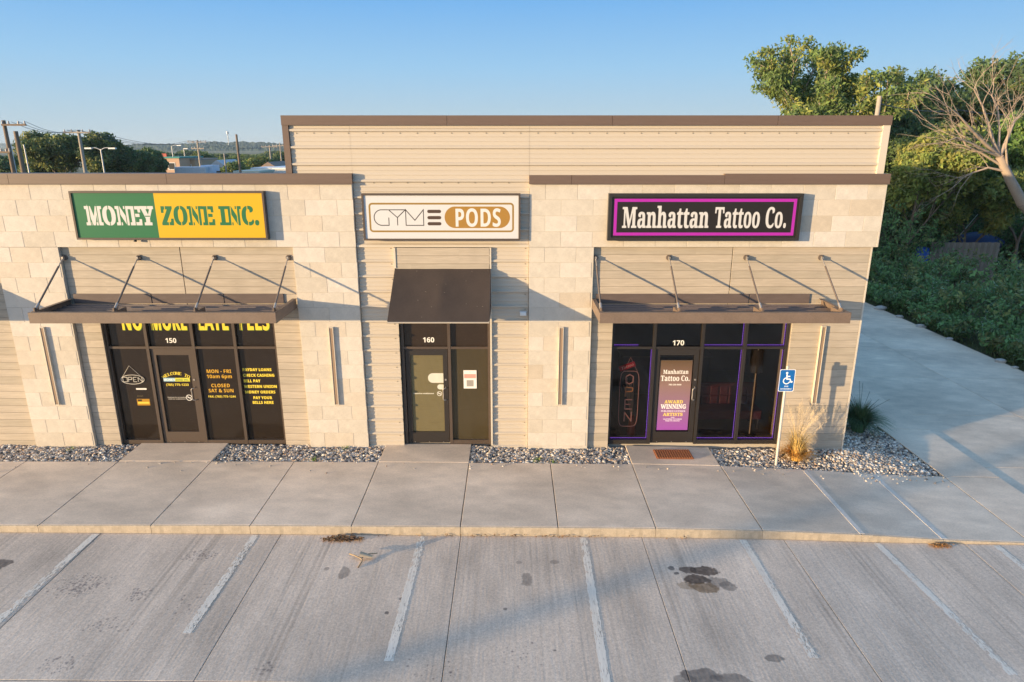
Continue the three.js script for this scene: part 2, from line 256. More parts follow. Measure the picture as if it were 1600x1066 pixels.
// ---------------------------------------------------------------- building
const ZB = -12.92, ZS = -13.0, ZF = -13.11, CH = .2994, BW = .6096;
const bld = thing('commercial_building', 'tan block and metal sided shop building with brown roof edges', 'building');
{
  // core walls (closed, with thickness), roofs
  const core = [];
  core.push(span(-18, -8.3, -.7, 5.36, -13.5, -13.16), span(-4.75, -2.26, -.7, 5.36, -13.5, -13.16), span(-.44, 2.0, -.7, 5.36, -13.5, -13.16), span(5.66, 6.96, -.7, 5.36, -13.5, -13.16));
  core.push(span(-8.3, -4.75, 2.97, 5.36, -13.5, -13.16), span(-2.26, -.44, 2.97, 5.36, -13.5, -13.16), span(2.0, 5.66, 2.97, 5.36, -13.5, -13.16));
  core.push(span(-8.3, -4.75, -.7, -.02, -13.5, -13.16), span(-2.26, -.44, -.7, -.02, -13.5, -13.16), span(2.0, 5.66, -.7, -.02, -13.5, -13.16));
  core.push(span(-4.2, 6.95, 5.36, 6.44, -13.4, -13.1));
  core.push(span(6.7, 6.96, -.7, 6.44, -27, -13.5), span(-18, -17.7, -.7, 4.6, -27, -13.5), span(-17.7, 6.7, -.7, 4.6, -27, -26.7), span(-4.2, -3.95, 4.3, 6.44, -26.7, -13.4), span(-3.95, 6.7, 4.6, 6.44, -27, -26.75));
  mesh('core_wall', mergeGeometries(core), M(.5, .44, .36, .9), bld);
  mesh('roof', mergeGeometries([span(-17.7, -4.2, 4.2, 4.3, -26.7, -13.5), span(-3.95, 6.7, 6.1, 6.2, -26.75, -13.4)]), mat.roof, bld);
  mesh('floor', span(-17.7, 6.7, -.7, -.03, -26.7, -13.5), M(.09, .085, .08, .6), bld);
  // blockwork
  const bw = new THREE.Group(); bw.name = 'block_wall'; bld.add(bw);
  const bed = [];
  const geos = {}, r = R(9);
  const blockGeo = w => { const k = Math.round(w * 1000) + '_' + (r() * 3 | 0); return geos[k] ||= slab(w - .006, CH - .006, .06, .003, r() * 3, r() * 3); };
  const rowSpan = (x0, x1, grid, r0, r1) => {
    for (let q = r0; q < r1; q++) {
      const off = grid + (((q % 2) + 2) % 2 ? BW / 2 : 0); let k0 = Math.floor((x0 - off) / BW);
      for (let k = k0; off + k * BW < x1 - .01; k++) {
        const a = Math.max(x0, off + k * BW), b = Math.min(x1, off + (k + 1) * BW); if (b - a < .04) continue;
        const t = r(), m = mesh('block', blockGeo(b - a), blockMats[t < .42 ? 0 : t < .68 ? 1 : t < .82 ? 2 : t < .95 ? 3 : 4], bw);
        m.position.set((a + b) / 2, (q + .5) * CH, ZB + (r() - .5) * .002);
      }
    }
    bed.push(span(x0 + .004, x1 - .004, r0 * CH - (r0 < 0 ? .3 : 0) + .004, r1 * CH - .002, ZB - .24, ZB - .005));
  };
  rowSpan(-10.03, -8.78, -10.03, -1, 14); rowSpan(-4.25, -3.013, -10.03, -1, 14); rowSpan(-15.2, -3.013, -10.03, 14, 18);
  rowSpan(.33, 1.588, .33, -1, 14); rowSpan(.33, 7.08, .33, 14, 18);
  mesh('mortar_bed', mergeGeometries(bed), mat.mortar, bw);
  // plank siding
  const sw = new THREE.Group(); sw.name = 'plank_siding'; bld.add(sw);
  const pg = {}, PP = .1575, backMat = M(.22, .18, .14, .9);
  const planks = (x0, x1, y0, y1, z = ZS) => {
    for (let y = y1; y > y0 + .02; y -= PP) {
      const b = Math.max(y0, y - PP), h = y - b, key = ((x1 - x0) * 1000 | 0) + '_' + (h * 1000 | 0) + '_' + (r() * 3 | 0);
      const g = pg[key] ||= uvScale(slab(x1 - x0 - .004, h - .005, .02, .003, r() * 5, r() * 5), .55, .9, 0, 0);
      const m = mesh('plank', g, plankMats[r() * 3 | 0], sw); m.position.set((x0 + x1) / 2, (y + b) / 2, z);
    }
    mesh('backing', span(x0 + .003, x1 - .003, y0, y1 - .003, z - .13, z - .008), backMat, sw);
  };
  const S1 = [-8.27, -4.785], S2 = [-2.25, -.445], S3 = [2.03, 5.63], HEAD = 2.93;
  planks(-13.6, -10.032, -.15, 4.19);
  planks(-8.778, S1[0], -.12, HEAD); planks(S1[1], -4.252, -.12, HEAD); planks(-8.778, -6.475, HEAD, 4.188); planks(-6.465, -4.252, HEAD, 4.188);
  planks(1.59, S3[0], -.2, HEAD); planks(S3[1], 6.985, -.3, HEAD); planks(1.59, 4.30, HEAD, 4.188); planks(4.31, 6.985, HEAD, 4.188);
  planks(-2.265, -.425, 3.76, 4.18, -12.94);
  mesh('corner_trim', mergeGeometries([span(6.986, 7.02, -.4, 4.186, -13.2, ZS + .004)]), mat.cream, sw);
  // ribbed metal wall: horizontal ribs every 0.3045 m
  const mw = new THREE.Group(); mw.name = 'metal_wall'; bld.add(mw);
  const P = .3045, PH = .262;
  const ribbed = (x0, x1, y0, y1) => {         // a panel is three ribs tall
    let k0 = Math.floor((y0 - PH) / (3 * P));
    for (let k = k0; PH + k * 3 * P < y1; k++) {
      const lo = Math.max(y0, PH + k * 3 * P - .05), hi = Math.min(y1, PH + (k + 1) * 3 * P - .05); if (hi - lo < .02) continue;
      const pr = [];                              // (y, z) profile
      pr.push([lo, 0]);
      for (let q = -1; q < 4; q++) {
        const c = PH + (k * 3 + q) * P;
        for (const [dy, dz] of [[-.036, 0], [-.014, .036], [.014, .036], [.036, 0], [.095, 0], [.105, .006], [.125, .006], [.135, 0], [.180, 0], [.190, .006], [.210, .006], [.220, 0]]) { const y = c + dy; if (y > lo + .001 && y < hi - .001) pr.push([y, dz]); }
      }
      pr.push([hi, 0]);
      const p = [], uv = [], idx = [];
      pr.forEach(([y, z], i) => { for (const x of [x0, x1]) { p.push(x, y, ZS + z); uv.push(x * .4, y * .6); } if (i) { const a = i * 2; idx.push(a - 2, a - 1, a, a, a - 1, a + 1); } });
      let g = new THREE.BufferGeometry(); g.setAttribute('position', new THREE.Float32BufferAttribute(p, 3)); g.setAttribute('uv', new THREE.Float32BufferAttribute(uv, 2)); g.setIndex(idx); g = g.toNonIndexed(); g.computeVertexNormals();
      mesh('metal_panel', g, panelMat, mw);
    }
  };
  ribbed(-3.009, S2[0] - .03, -.12, 4.19); ribbed(S2[1] + .03, .326, -.12, 4.19); ribbed(-3.009, .326, 4.19, 6.46);
  ribbed(-4.13, -3.012, 5.3, 6.46); ribbed(.33, 6.86, 5.3, 6.46); ribbed(S2[0] - .03, S2[1] + .03, HEAD, 3.8);
  mesh('panel_backing', mergeGeometries([span(-3.0, S2[0] - .03, -.3, 6.3, -13.17, -13.035), span(S2[1] + .03, .32, -.3, 6.3, -13.17, -13.035), span(S2[0] - .03, S2[1] + .03, HEAD, 6.3, -13.17, -13.035)]), M(.3, .26, .2, .8), mw);
  const scr = []; const sg = new THREE.CylinderGeometry(.008, .01, .008, 6); sg.rotateX(Math.PI / 2);
  for (const [y, st, ph] of [[6.30, .32, 0], [6.02, .64, .2], [5.715, .64, .2], [5.40, .32, .1]]) for (let x = -4 + ph; x < 6.8; x += st) { if (y < 5.6 && (x < -2.9 || x > .25)) continue; const g = sg.clone(); g.translate(x, y, ZS + .006); scr.push(g); }
  for (let k = 0; k < 14; k++) for (const x of [-2.36, .26]) { const g = sg.clone(); g.translate(x, .2 + k * P, ZS + .006); scr.push(g); }
  mesh('screw', mergeGeometries(scr), M(.2, .16, .12, .5, { metalness: .5 }), mw).userData.kind = 'stuff';
  mesh('edge_trim', mergeGeometries([span(6.86, 6.99, 5.3, 6.45, -13.3, ZS + .045)]), mat.cream, mw);
  mesh('edge_trim', span(-4.25, -4.135, 4.95, 6.45, -13.3, ZS + .045), mat.coping, mw);
  mesh('drip_trim', span(-3.005, .325, 4.19, 4.225, ZS - .01, ZS + .05), mat.cream, mw);
  mesh('jamb_trim', mergeGeometries([span(-.44, -.405, 0, 4.18, ZS - .05, ZS + .06), span(-2.30, -2.262, 3.78, 4.18, ZS - .05, ZS + .075)]), mat.cream, mw);
  // copings
  const cop = (x0, x1, y0, y1, z0 = -13.3, z1 = ZB + .035) => mesh('coping', mergeGeometries([span(x0 + .003, x1 - .003, y0, y1, z0, z1), span(x0 + .003, x1 - .003, y0 - .012, y0 - .0005, z1 - .02, z1 + .012)]), mat.coping, bld);
  cop(-16, -12.4, 5.392, 5.577); cop(-12.4, -9.45, 5.392, 5.577); cop(-9.45, -6.48, 5.392, 5.577); cop(-6.48, -3.0, 5.392, 5.577);
  cop(.32, 1.12, 5.392, 5.545); cop(1.12, 3.99, 5.392, 5.545); cop(3.99, 7.1, 5.392, 5.572);
  cop(-4.26, -1.2, 6.452, 6.612, -13.35, -12.955); cop(-1.2, 1.85, 6.452, 6.612, -13.35, -12.955); cop(1.85, 4.9, 6.452, 6.612, -13.35, -12.955); cop(4.9, 7.01, 6.452, 6.612, -13.35, -12.955);
  // ------------------------------------------------ shop fronts
  const PPM = 300;
  const film = [43, 36, 30], wrinkle = tex(256, 256, (u, v) => { const a = fbm(u * 3 + v * 2, v * 4 - u, 3) * .7 + vn(u * 9 + v * 6, v * 2) * .3, k = a * 255; return [k, k, k]; }, false);
  function printPane(w, h, base, draw) {
    const t = canvasTex(Math.round(w * PPM), Math.round(h * PPM), (x, cw, chh) => {
      x.fillStyle = `rgb(${base})`; x.fillRect(0, 0, cw, chh); const q = R((w * 1000 | 0) + (h * 77 | 0));
      for (let i = 0; i < 260; i++) { x.fillStyle = `rgba(${q() > .5 ? '90,76,60' : '10,8,6'},${.03 + q() * .05})`; x.fillRect(q() * cw, q() * chh, 10 + q() * 60, 1 + q() * 2); }
      for (let i = 0; i < 14; i++) { x.fillStyle = `rgba(190,175,150,${.2 + q() * .5})`; x.fillRect(q() * cw, q() * chh, 1.5, 1.5); }
      if (draw) draw(x, cw, chh);
    });
    return new THREE.MeshPhysicalMaterial({ map: t, roughness: .10, ior: 1.5, bumpMap: wrinkle, bumpScale: .006 });
  }
  const txt = (x, s, cx, cy, px, col, font = 'bold', fam = 'sans-serif', maxw, align = 'center') => { x.fillStyle = col; x.font = `${font} ${px}px ${fam}`; x.textAlign = align; x.textBaseline = 'middle'; if (maxw) x.fillText(s, cx, cy, maxw); else x.fillText(s, cx, cy); };
  const noSmoke = (x, cx, cy, r0) => { x.strokeStyle = x.fillStyle = '#e8e6e0'; x.lineWidth = r0 * .22; x.beginPath(); x.arc(cx, cy, r0, 0, 7); x.stroke(); x.beginPath(); x.moveTo(cx - r0 * .7, cy - r0 * .7); x.lineTo(cx + r0 * .7, cy + r0 * .7); x.stroke(); x.fillRect(cx - r0 * .6, cy - r0 * .12, r0 * 1.2, r0 * .26); };
  function front(xs, yT, doorCol, frameMat, paneAt, doorMat, nameBase) {
    const f = [], mw2 = .03, y0 = -.02, y1 = HEAD;
    f.push(span(xs[0], xs[xs.length - 1], y1 - .05, y1, ZF - .06, ZF + .05));
    xs.forEach((x, i) => { const a = i === 0 ? x : x - mw2, b = i === xs.length - 1 ? x : x + mw2; const e = i === 0 ? [x, x + .05] : i === xs.length - 1 ? [x - .05, x] : [a, b]; f.push(span(e[0], e[1], y0, y1 - .05, ZF - .06, ZF + .05)); });
    for (let i = 0; i < xs.length - 1; i++) {
      const a = xs[i] + (i ? mw2 : .05), b = xs[i + 1] - (i === xs.length - 2 ? .05 : mw2);
      f.push(span(a, b, yT - .025, yT + .025, ZF - .055, ZF + .045));
      if (i !== doorCol) f.push(span(a, b, y0, y0 + .09, ZF - .055, ZF + .045));
    }
    const fr = mesh('storefront_frame', mergeGeometries(f), frameMat, bld);
    for (let i = 0; i < xs.length - 1; i++) {
      const a = xs[i] + (i ? mw2 : .05), b = xs[i + 1] - (i === xs.length - 2 ? .05 : mw2);
      const put = (yA, yB, m, nm) => { const g = new THREE.PlaneGeometry(b - a, yB - yA); const o = mesh(nm, g, m, fr); o.position.set((a + b) / 2, (yA + yB) / 2, ZF - .01); return o; };
      put(yT + .025, y1 - .05, paneAt(i, 1, b - a, y1 - .05 - yT - .025), 'transom_pane');
      if (i !== doorCol) put(y0 + .09, yT - .025, paneAt(i, 0, b - a, yT - .115 - y0), 'window_pane');
      else {
        const d = [], st = .095, dz0 = ZF - .05, dz1 = ZF + .02; const da = a + .012, db = b - .012, dt = yT - .035;
        d.push(span(da, da + st, 0, dt, dz0, dz1), span(db - st, db, 0, dt, dz0, dz1), span(da + st, db - st, dt - .13, dt, dz0, dz1), span(da + st, db - st, 0, .25, dz0, dz1));
        const door = mesh('door', mergeGeometries(d), doorMat, bld);
        const gl = mesh('door_pane', new THREE.PlaneGeometry(db - da - 2 * st, dt - .38), paneAt(i, 2, db - da - 2 * st, dt - .38), door); gl.position.set((da + db) / 2, (.25 + dt - .13) / 2, ZF - .012);
        const hx = db - st / 2, hz = ZF + .02;
        mesh('handle', mergeGeometries([pipe([V(hx, .98, hz), V(hx, .99, hz + .05), V(hx - .045, 1.0, hz + .07), V(hx - .05, 1.12, hz + .07), V(hx - .045, 1.24, hz + .07), V(hx, 1.25, hz + .05), V(hx, 1.26, hz)], .011, 30, 6)]), mat.steel, door);
        mesh('lock', (() => { const g = new THREE.CylinderGeometry(.02, .02, .012, 12); g.rotateX(Math.PI / 2); g.translate(hx, 1.42, hz + .004); return g; })(), mat.steel, door);
        mesh('kick_bolt', mergeGeometries([.15, .5, .85].map(t => box(.02, .012, .01, da + (db - da) * t, .02, dz1 + .004))), mat.steel, door);
      }
    }
    return fr;
  }
  const yel = '#f2d84a', gold = '#d9a838';
  // unit 150
  const fr1 = front([-8.27, -7.44, -6.50, -5.645, -4.785], 2.12, 1, mat.bronze, (i, k, w, h) => printPane(w, h, film, (x, cw, chh) => {
    if (k === 1) {
      const yy = chh - .525 * PPM; const big = (s, cx, mw3, al = 'center') => { x.save(); x.translate(cx, yy); x.scale(1, 1.2); txt(x, s, 4, 3, 132, '#4f7a2a', '900', 'sans-serif', mw3, al); txt(x, s, 0, 0, 132, yel, '900', 'sans-serif', mw3, al); x.restore(); };
      if (i === 0) big('NO', cw - 8, 132, 'right'); if (i === 1) big('MORE', cw / 2, cw * .86); if (i === 2) big('LATE', cw / 2, cw * .82); if (i === 3) big('FEES', cw / 2 - 4, cw * .82);
      if (i === 1) txt(x, '150', cw * .5, chh - .11 * PPM, 42, '#f4f2ec');
    } else if (i === 2) {
      txt(x, 'MON - FRI', cw / 2, 150, 32, gold); txt(x, '10am 6pm', cw / 2, 184, 32, gold); txt(x, 'CLOSED', cw / 2, 244, 32, gold); txt(x, 'SAT & SUN', cw / 2, 278, 32, gold); txt(x, 'FAX: (785) 775-1244', cw / 2, 318, 19, yel, 'bold', 'sans-serif', cw * .94);
    } else if (i === 3) {
      ['PAYDAY LOANS', 'CHECK CASHING', 'BILL PAY', 'WESTERN UNION', 'MONEY ORDERS'].forEach((s, q) => txt(x, s, 10, 140 + q * 37, 25, yel, '900', 'sans-serif', cw * .92, 'left'));
      txt(x, 'PAY YOUR', cw / 2, 326, 25, yel, '900'); txt(x, 'BILLS HERE', cw / 2, 358, 25, yel, '900');
    } else if (k === 2) {
      const s = 'WELCOME TO'; x.save(); x.translate(cw / 2, 260); for (let q = 0; q < s.length; q++) { x.save(); x.rotate((q - 4.5) * .13); txt(x, s[q], 0, -138, 27, yel, 'bold', 'serif'); x.restore(); } x.restore();
      x.fillStyle = '#8fb7c4'; x.fillRect(cw / 2 - 82, 152, 72, 24); x.fillStyle = '#d8cf52'; x.fillRect(cw / 2 - 10, 152, 92, 24);
      txt(x, 'MONEY', cw / 2 - 46, 165, 19, '#f4f4ee', 'bold', 'serif'); txt(x, 'ZONE INC.', cw / 2 + 36, 165, 18, '#2e6b3c', 'bold', 'serif', 86);
      txt(x, '(785) 775-1233', cw / 2, 197, 21, yel, 'bold', 'sans-serif', 160);
      txt(x, 'Thank you for not smoking', cw / 2 - 16, 282, 9, '#cfcac0', 'bold'); txt(x, 'inside our establishment', cw / 2 - 16, 293, 9, '#cfcac0', 'bold'); noSmoke(x, cw / 2 + 62, 284, 18);
    } else if (i === 0) {
      x.fillStyle = '#e6e2d8'; x.fillRect(cw * .5, 262, 66, 11); x.fillStyle = '#b5862c'; x.fillRect(cw * .47, 334, 80, 44); x.fillStyle = '#e8c94e'; x.fillRect(cw * .47 + 4, 354, 72, 12); x.fillStyle = '#3a2f20'; x.fillRect(cw * .47 + 6, 338, 26, 12);
      txt(x, '- - - - -', cw * .58, 314, 14, '#c9b98a', 'bold');
    }
  }), mat.bronze);
  // unit 160
  const fr2 = front([-2.25, -1.285, -.445], 2.115, 0, mat.bronze, (i, k, w, h) => printPane(w, h, k === 1 ? [52, 42, 33] : k === 2 ? [112, 103, 74] : [70, 62, 44], (x, cw, chh) => {
    if (k === 1 && i === 0) txt(x, '160', cw * .56, chh - .13 * PPM, 44, '#f4f2ec');
    if (k === 2) { x.fillStyle = '#d5d2c2'; x.beginPath(); x.roundRect(cw * .52, chh * .235, cw * .6, chh * .125, 30); x.fill(); x.beginPath(); x.roundRect(cw * .8, chh * .38, cw * .3, chh * .065, 16); x.fill(); txt(x, 'Smoke-free establishment', cw * .37, chh * .5, 10, '#efece0', 'bold', 'sans-serif', cw * .7); noSmoke(x, cw * .86, chh * .5, 14); }
  }), mat.bronzeDark);
  { const n = mesh('notice_poster', new THREE.PlaneGeometry(.27, .40), new THREE.MeshStandardMaterial({ roughness: .6, map: canvasTex(200, 300, (x) => { x.fillStyle = '#e9e4dc'; x.fillRect(0, 0, 200, 300); x.fillStyle = '#d9a294'; x.fillRect(8, 62, 184, 70); txt(x, '^', 100, 34, 30, '#555'); x.fillStyle = '#c9837a'; for (let q = 0; q < 4; q++) x.fillRect(18, 72 + q * 14, 164, 5); x.fillStyle = '#9a948c'; x.fillRect(46, 162, 108, 104); }) }), fr2); n.position.set(-.87, 1.42, ZF + .003); }
  // unit 170: clear tinted glass, a real dim room behind
  const clear = new THREE.MeshPhysicalMaterial({ color: lin(.42, .38, .36), roughness: .03, transmission: 1, thickness: 0, ior: 1.5 });
  const numMat = new THREE.MeshStandardMaterial({ roughness: .5, transparent: true, alphaTest: .5, map: canvasTex(256, 128, (x) => { x.clearRect(0, 0, 256, 128); txt(x, '170', 128, 66, 112, '#f4f2ec'); }) });
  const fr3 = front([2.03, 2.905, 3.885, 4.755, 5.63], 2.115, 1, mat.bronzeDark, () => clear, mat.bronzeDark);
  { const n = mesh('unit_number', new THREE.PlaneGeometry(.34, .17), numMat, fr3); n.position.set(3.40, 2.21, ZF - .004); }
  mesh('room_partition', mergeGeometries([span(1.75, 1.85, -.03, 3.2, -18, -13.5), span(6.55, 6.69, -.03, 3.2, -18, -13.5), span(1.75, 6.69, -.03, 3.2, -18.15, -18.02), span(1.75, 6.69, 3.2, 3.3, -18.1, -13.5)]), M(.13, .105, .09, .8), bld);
  { // door poster
    const pw = .66, ph = 1.55; const t = canvasTex(396, 930, (x, w, h) => {
      const g = x.createLinearGradient(0, 0, 0, h); g.addColorStop(0, '#5f4a35'); g.addColorStop(.35, '#8c6f68'); g.addColorStop(.65, '#8d6a86'); g.addColorStop(1, '#9a4fa8'); x.fillStyle = g; x.fillRect(0, 0, w, h);
      txt(x, 'Manhattan', w / 2, 150, 74, '#f3efe8', 'bold', 'serif', w * .8); x.save(); x.translate(w / 2, 236); x.scale(1, 1.25); txt(x, 'Tattoo Co.', 0, 0, 78, '#f3efe8', 'bold', 'serif', w * .92); x.restore();
      txt(x, '785-236-9400', w / 2, 318, 26, '#eeeae2', 'bold'); txt(x, 'AWARD', w / 2, 548, 58, '#e9cf62', '900', 'serif', w * .7); x.save(); x.translate(w / 2, 612); x.scale(1, 1.25); txt(x, 'WINNING', 0, 0, 64, '#f1ede6', '900', 'serif', w * .88); x.restore();
      txt(x, 'PUBLISHED LICENSED', w / 2, 672, 27, '#efe2ef', 'bold', 'serif', w * .9); txt(x, 'ARTISTS', w / 2, 718, 58, '#e9cf62', '900', 'serif', w * .8); txt(x, 'FROM', w / 2, 758, 16, '#efe6ef', 'bold'); txt(x, 'CALIFORNIA TO FLORIDA', w / 2, 780, 20, '#f4eef4', 'bold', 'sans-serif', w * .82); txt(x, 'TEXAS TO CHICAGO', w / 2, 804, 20, '#f4eef4', 'bold', 'sans-serif', w * .66);
    });
    const p = tag(mesh('door_poster', new THREE.BoxGeometry(pw, ph, .004), [mat.white, mat.white, mat.white, mat.white, new THREE.MeshStandardMaterial({ map: t, roughness: .55 }), mat.white]), 'tall brown to purple poster with shop lettering on the glass door', 'poster');
    p.position.set(3.39, 1.06, ZF + .004);
  }
}
// ---------------------------------------------------------------- sign cabinets
function signCabinet(name, label, x0, x1, y0, y1, depth, rim, frameMat, draw, pxm = 300) {
  const g = thing(name, label, 'sign', null, V((x0 + x1) / 2, (y0 + y1) / 2, ZB + .01)); const w = x1 - x0, h = y1 - y0;
  mesh('cabinet', mergeGeometries([span(-w / 2, w / 2, h / 2 - rim, h / 2, 0, depth), span(-w / 2, w / 2, -h / 2, -h / 2 + rim, 0, depth), span(-w / 2, -w / 2 + rim, -h / 2 + rim, h / 2 - rim, 0, depth), span(w / 2 - rim, w / 2, -h / 2 + rim, h / 2 - rim, 0, depth), span(-w / 2 + rim, w / 2 - rim, -h / 2 + rim, h / 2 - rim, .002, depth - .03)]), frameMat, g);
  const f = mesh('face', new THREE.PlaneGeometry(w - 2 * rim, h - 2 * rim), new THREE.MeshPhysicalMaterial({ map: canvasTex(Math.round((w - 2 * rim) * pxm), Math.round((h - 2 * rim) * pxm), draw), color: lin(.74, .75, .78), roughness: .35 }), g); f.position.z = depth - .02;
  return g;
}
const signFrame = M(.085, .062, .048, .45);
const sg1 = signCabinet('shop_sign', 'half green half yellow sign with stencil lettering on blockwork', -8.30, -4.655, 4.355, 5.26, .125, .035, signFrame, (x, w, h) => {
  x.fillStyle = '#2f7a4d'; x.fillRect(0, 0, w, h); x.fillStyle = '#f2bf1d'; x.fillRect(w * .43, 0, w, h);
  const word = (s, x0, x1, col, bg) => {
    const hh = h * .36; x.save(); x.textBaseline = 'alphabetic'; x.textAlign = 'left'; x.font = 'bold 100px serif'; const wd = x.measureText(s).width; x.translate(x0, h * .70); x.scale((x1 - x0) / wd, hh / 66); x.fillStyle = col; x.strokeStyle = col; x.lineWidth = 7; x.lineJoin = 'miter'; let cx = 0;
    for (const c of s) {
      const cw = x.measureText(c).width; x.fillText(c, cx, 0); x.strokeText(c, cx, 0); x.fillStyle = bg;
      const cut = { M: [[.27, 0], [.73, 0]], O: [[.5, 0]], N: [[.30, 0], [.72, 0]], E: [[.44, 0]], Y: [[.5, 1]], Z: [[.40, 2], [.62, 3]], I: [], C: [[.52, 0]] }[c] || [];
      for (const [q, m] of cut) { if (m === 0) x.fillRect(cx + cw * q - 2.2, -80, 4.4, 90); if (m === 1) x.fillRect(cx + cw * q - 14, -36, 28, 4); if (m === 2) x.fillRect(cx + cw * q - 4, -80, 4, 34); if (m === 3) x.fillRect(cx + cw * q - 4, -26, 4, 34); }
      x.fillStyle = col; cx += cw;
    }
    x.restore();
  };
  word('MONEY', w * .055, w * .415, '#efe6dc', '#2f7a4d'); word('ZONE INC.', w * .455, w * .975, '#2a7a4c', '#f2bf1d');
});
mesh('photocell', (() => { const g = new THREE.CylinderGeometry(.03, .03, .05, 10); g.translate(-.75, -.475, .06); return g; })(), mat.bronzeDark, sg1);
signCabinet('shop_sign', 'white sign with thin line lettering and tan pill shape above door awning', -2.83, .158, 4.335, 5.215, .10, .035, signFrame, (x, w, h) => {
  x.fillStyle = '#ece9e4'; x.fillRect(0, 0, w, h); x.strokeStyle = '#a8843e'; x.lineWidth = 10; x.beginPath(); x.roundRect(w * .035, h * .19, w * .93, h * .64, 16); x.stroke();
  x.strokeStyle = '#3a3430'; x.lineWidth = 4.5; const T = h * .33, B = h * .69, m = (T + B) / 2, r = (B - T) / 2; let x0 = w * .062;
  x.beginPath(); x.moveTo(x0 + w * .095, T); x.lineTo(x0 + r, T); x.arc(x0 + r, m, r, -Math.PI / 2, Math.PI / 2, true); x.lineTo(x0 + w * .095, B); x.lineTo(x0 + w * .095, m); x.stroke();
  x0 = w * .158; x.beginPath(); x.moveTo(x0, T); x.lineTo(x0 + w * .055, m); x.lineTo(x0 + w * .055, B); x.moveTo(x0 + w * .055, m); x.lineTo(x0 + w * .108, T); x.lineTo(x0, T); x.stroke();
  x0 = w * .268; x.beginPath(); x.moveTo(x0, T); x.lineTo(x0, B); x.lineTo(x0 + w * .115, B); x.lineTo(x0 + w * .115, T); x.lineTo(x0 + w * .058, m + r * .35); x.closePath(); x.stroke();
  x.fillStyle = '#5b4638'; for (const q of [T, m - h * .036, B - h * .075]) { x.beginPath(); x.roundRect(w * .408, q, w * .09, h * .075, 12); x.fill(); }
  x.fillStyle = '#b98a3c'; x.beginPath(); x.roundRect(w * .52, h * .255, w * .425, h * .50, h * .25); x.fill();
  x.save(); x.translate(w * .735, h * .52); x.scale(.86, 1.16); x.fillStyle = '#f3f0ea'; x.font = 'bold 122px sans-serif'; x.textAlign = 'center'; x.textBaseline = 'middle'; x.fillText('PODS', 0, 0, w * .38); x.restore();
});
signCabinet('shop_sign', 'black sign with magenta border and white lettering on blockwork', 1.82, 5.47, 4.335, 5.215, .125, .06, M(.028, .024, .02, .45), (x, w, h) => {
  x.fillStyle = '#2d2620'; x.fillRect(0, 0, w, h); x.strokeStyle = '#c531b8'; x.lineWidth = h * .075; x.strokeRect(w * .016 + 6, h * .085, w * .968 - 12, h * .83);
  const word = (s, x0, x1) => { x.save(); x.font = 'bold 100px serif'; x.textAlign = 'left'; x.textBaseline = 'alphabetic'; const wd = x.measureText(s).width; x.translate(x0, h * .755); x.scale((x1 - x0) / wd, h * .47 / 68); x.fillStyle = '#e8e4dc'; x.fillText(s, 0, 0); x.lineWidth = 2.6; x.strokeStyle = '#e8e4dc'; x.strokeText(s, 0, 0); x.restore(); };
  word('Manhattan', w * .058, w * .525); word('Tattoo', w * .555, w * .80); word('Co.', w * .825, w * .945);
});
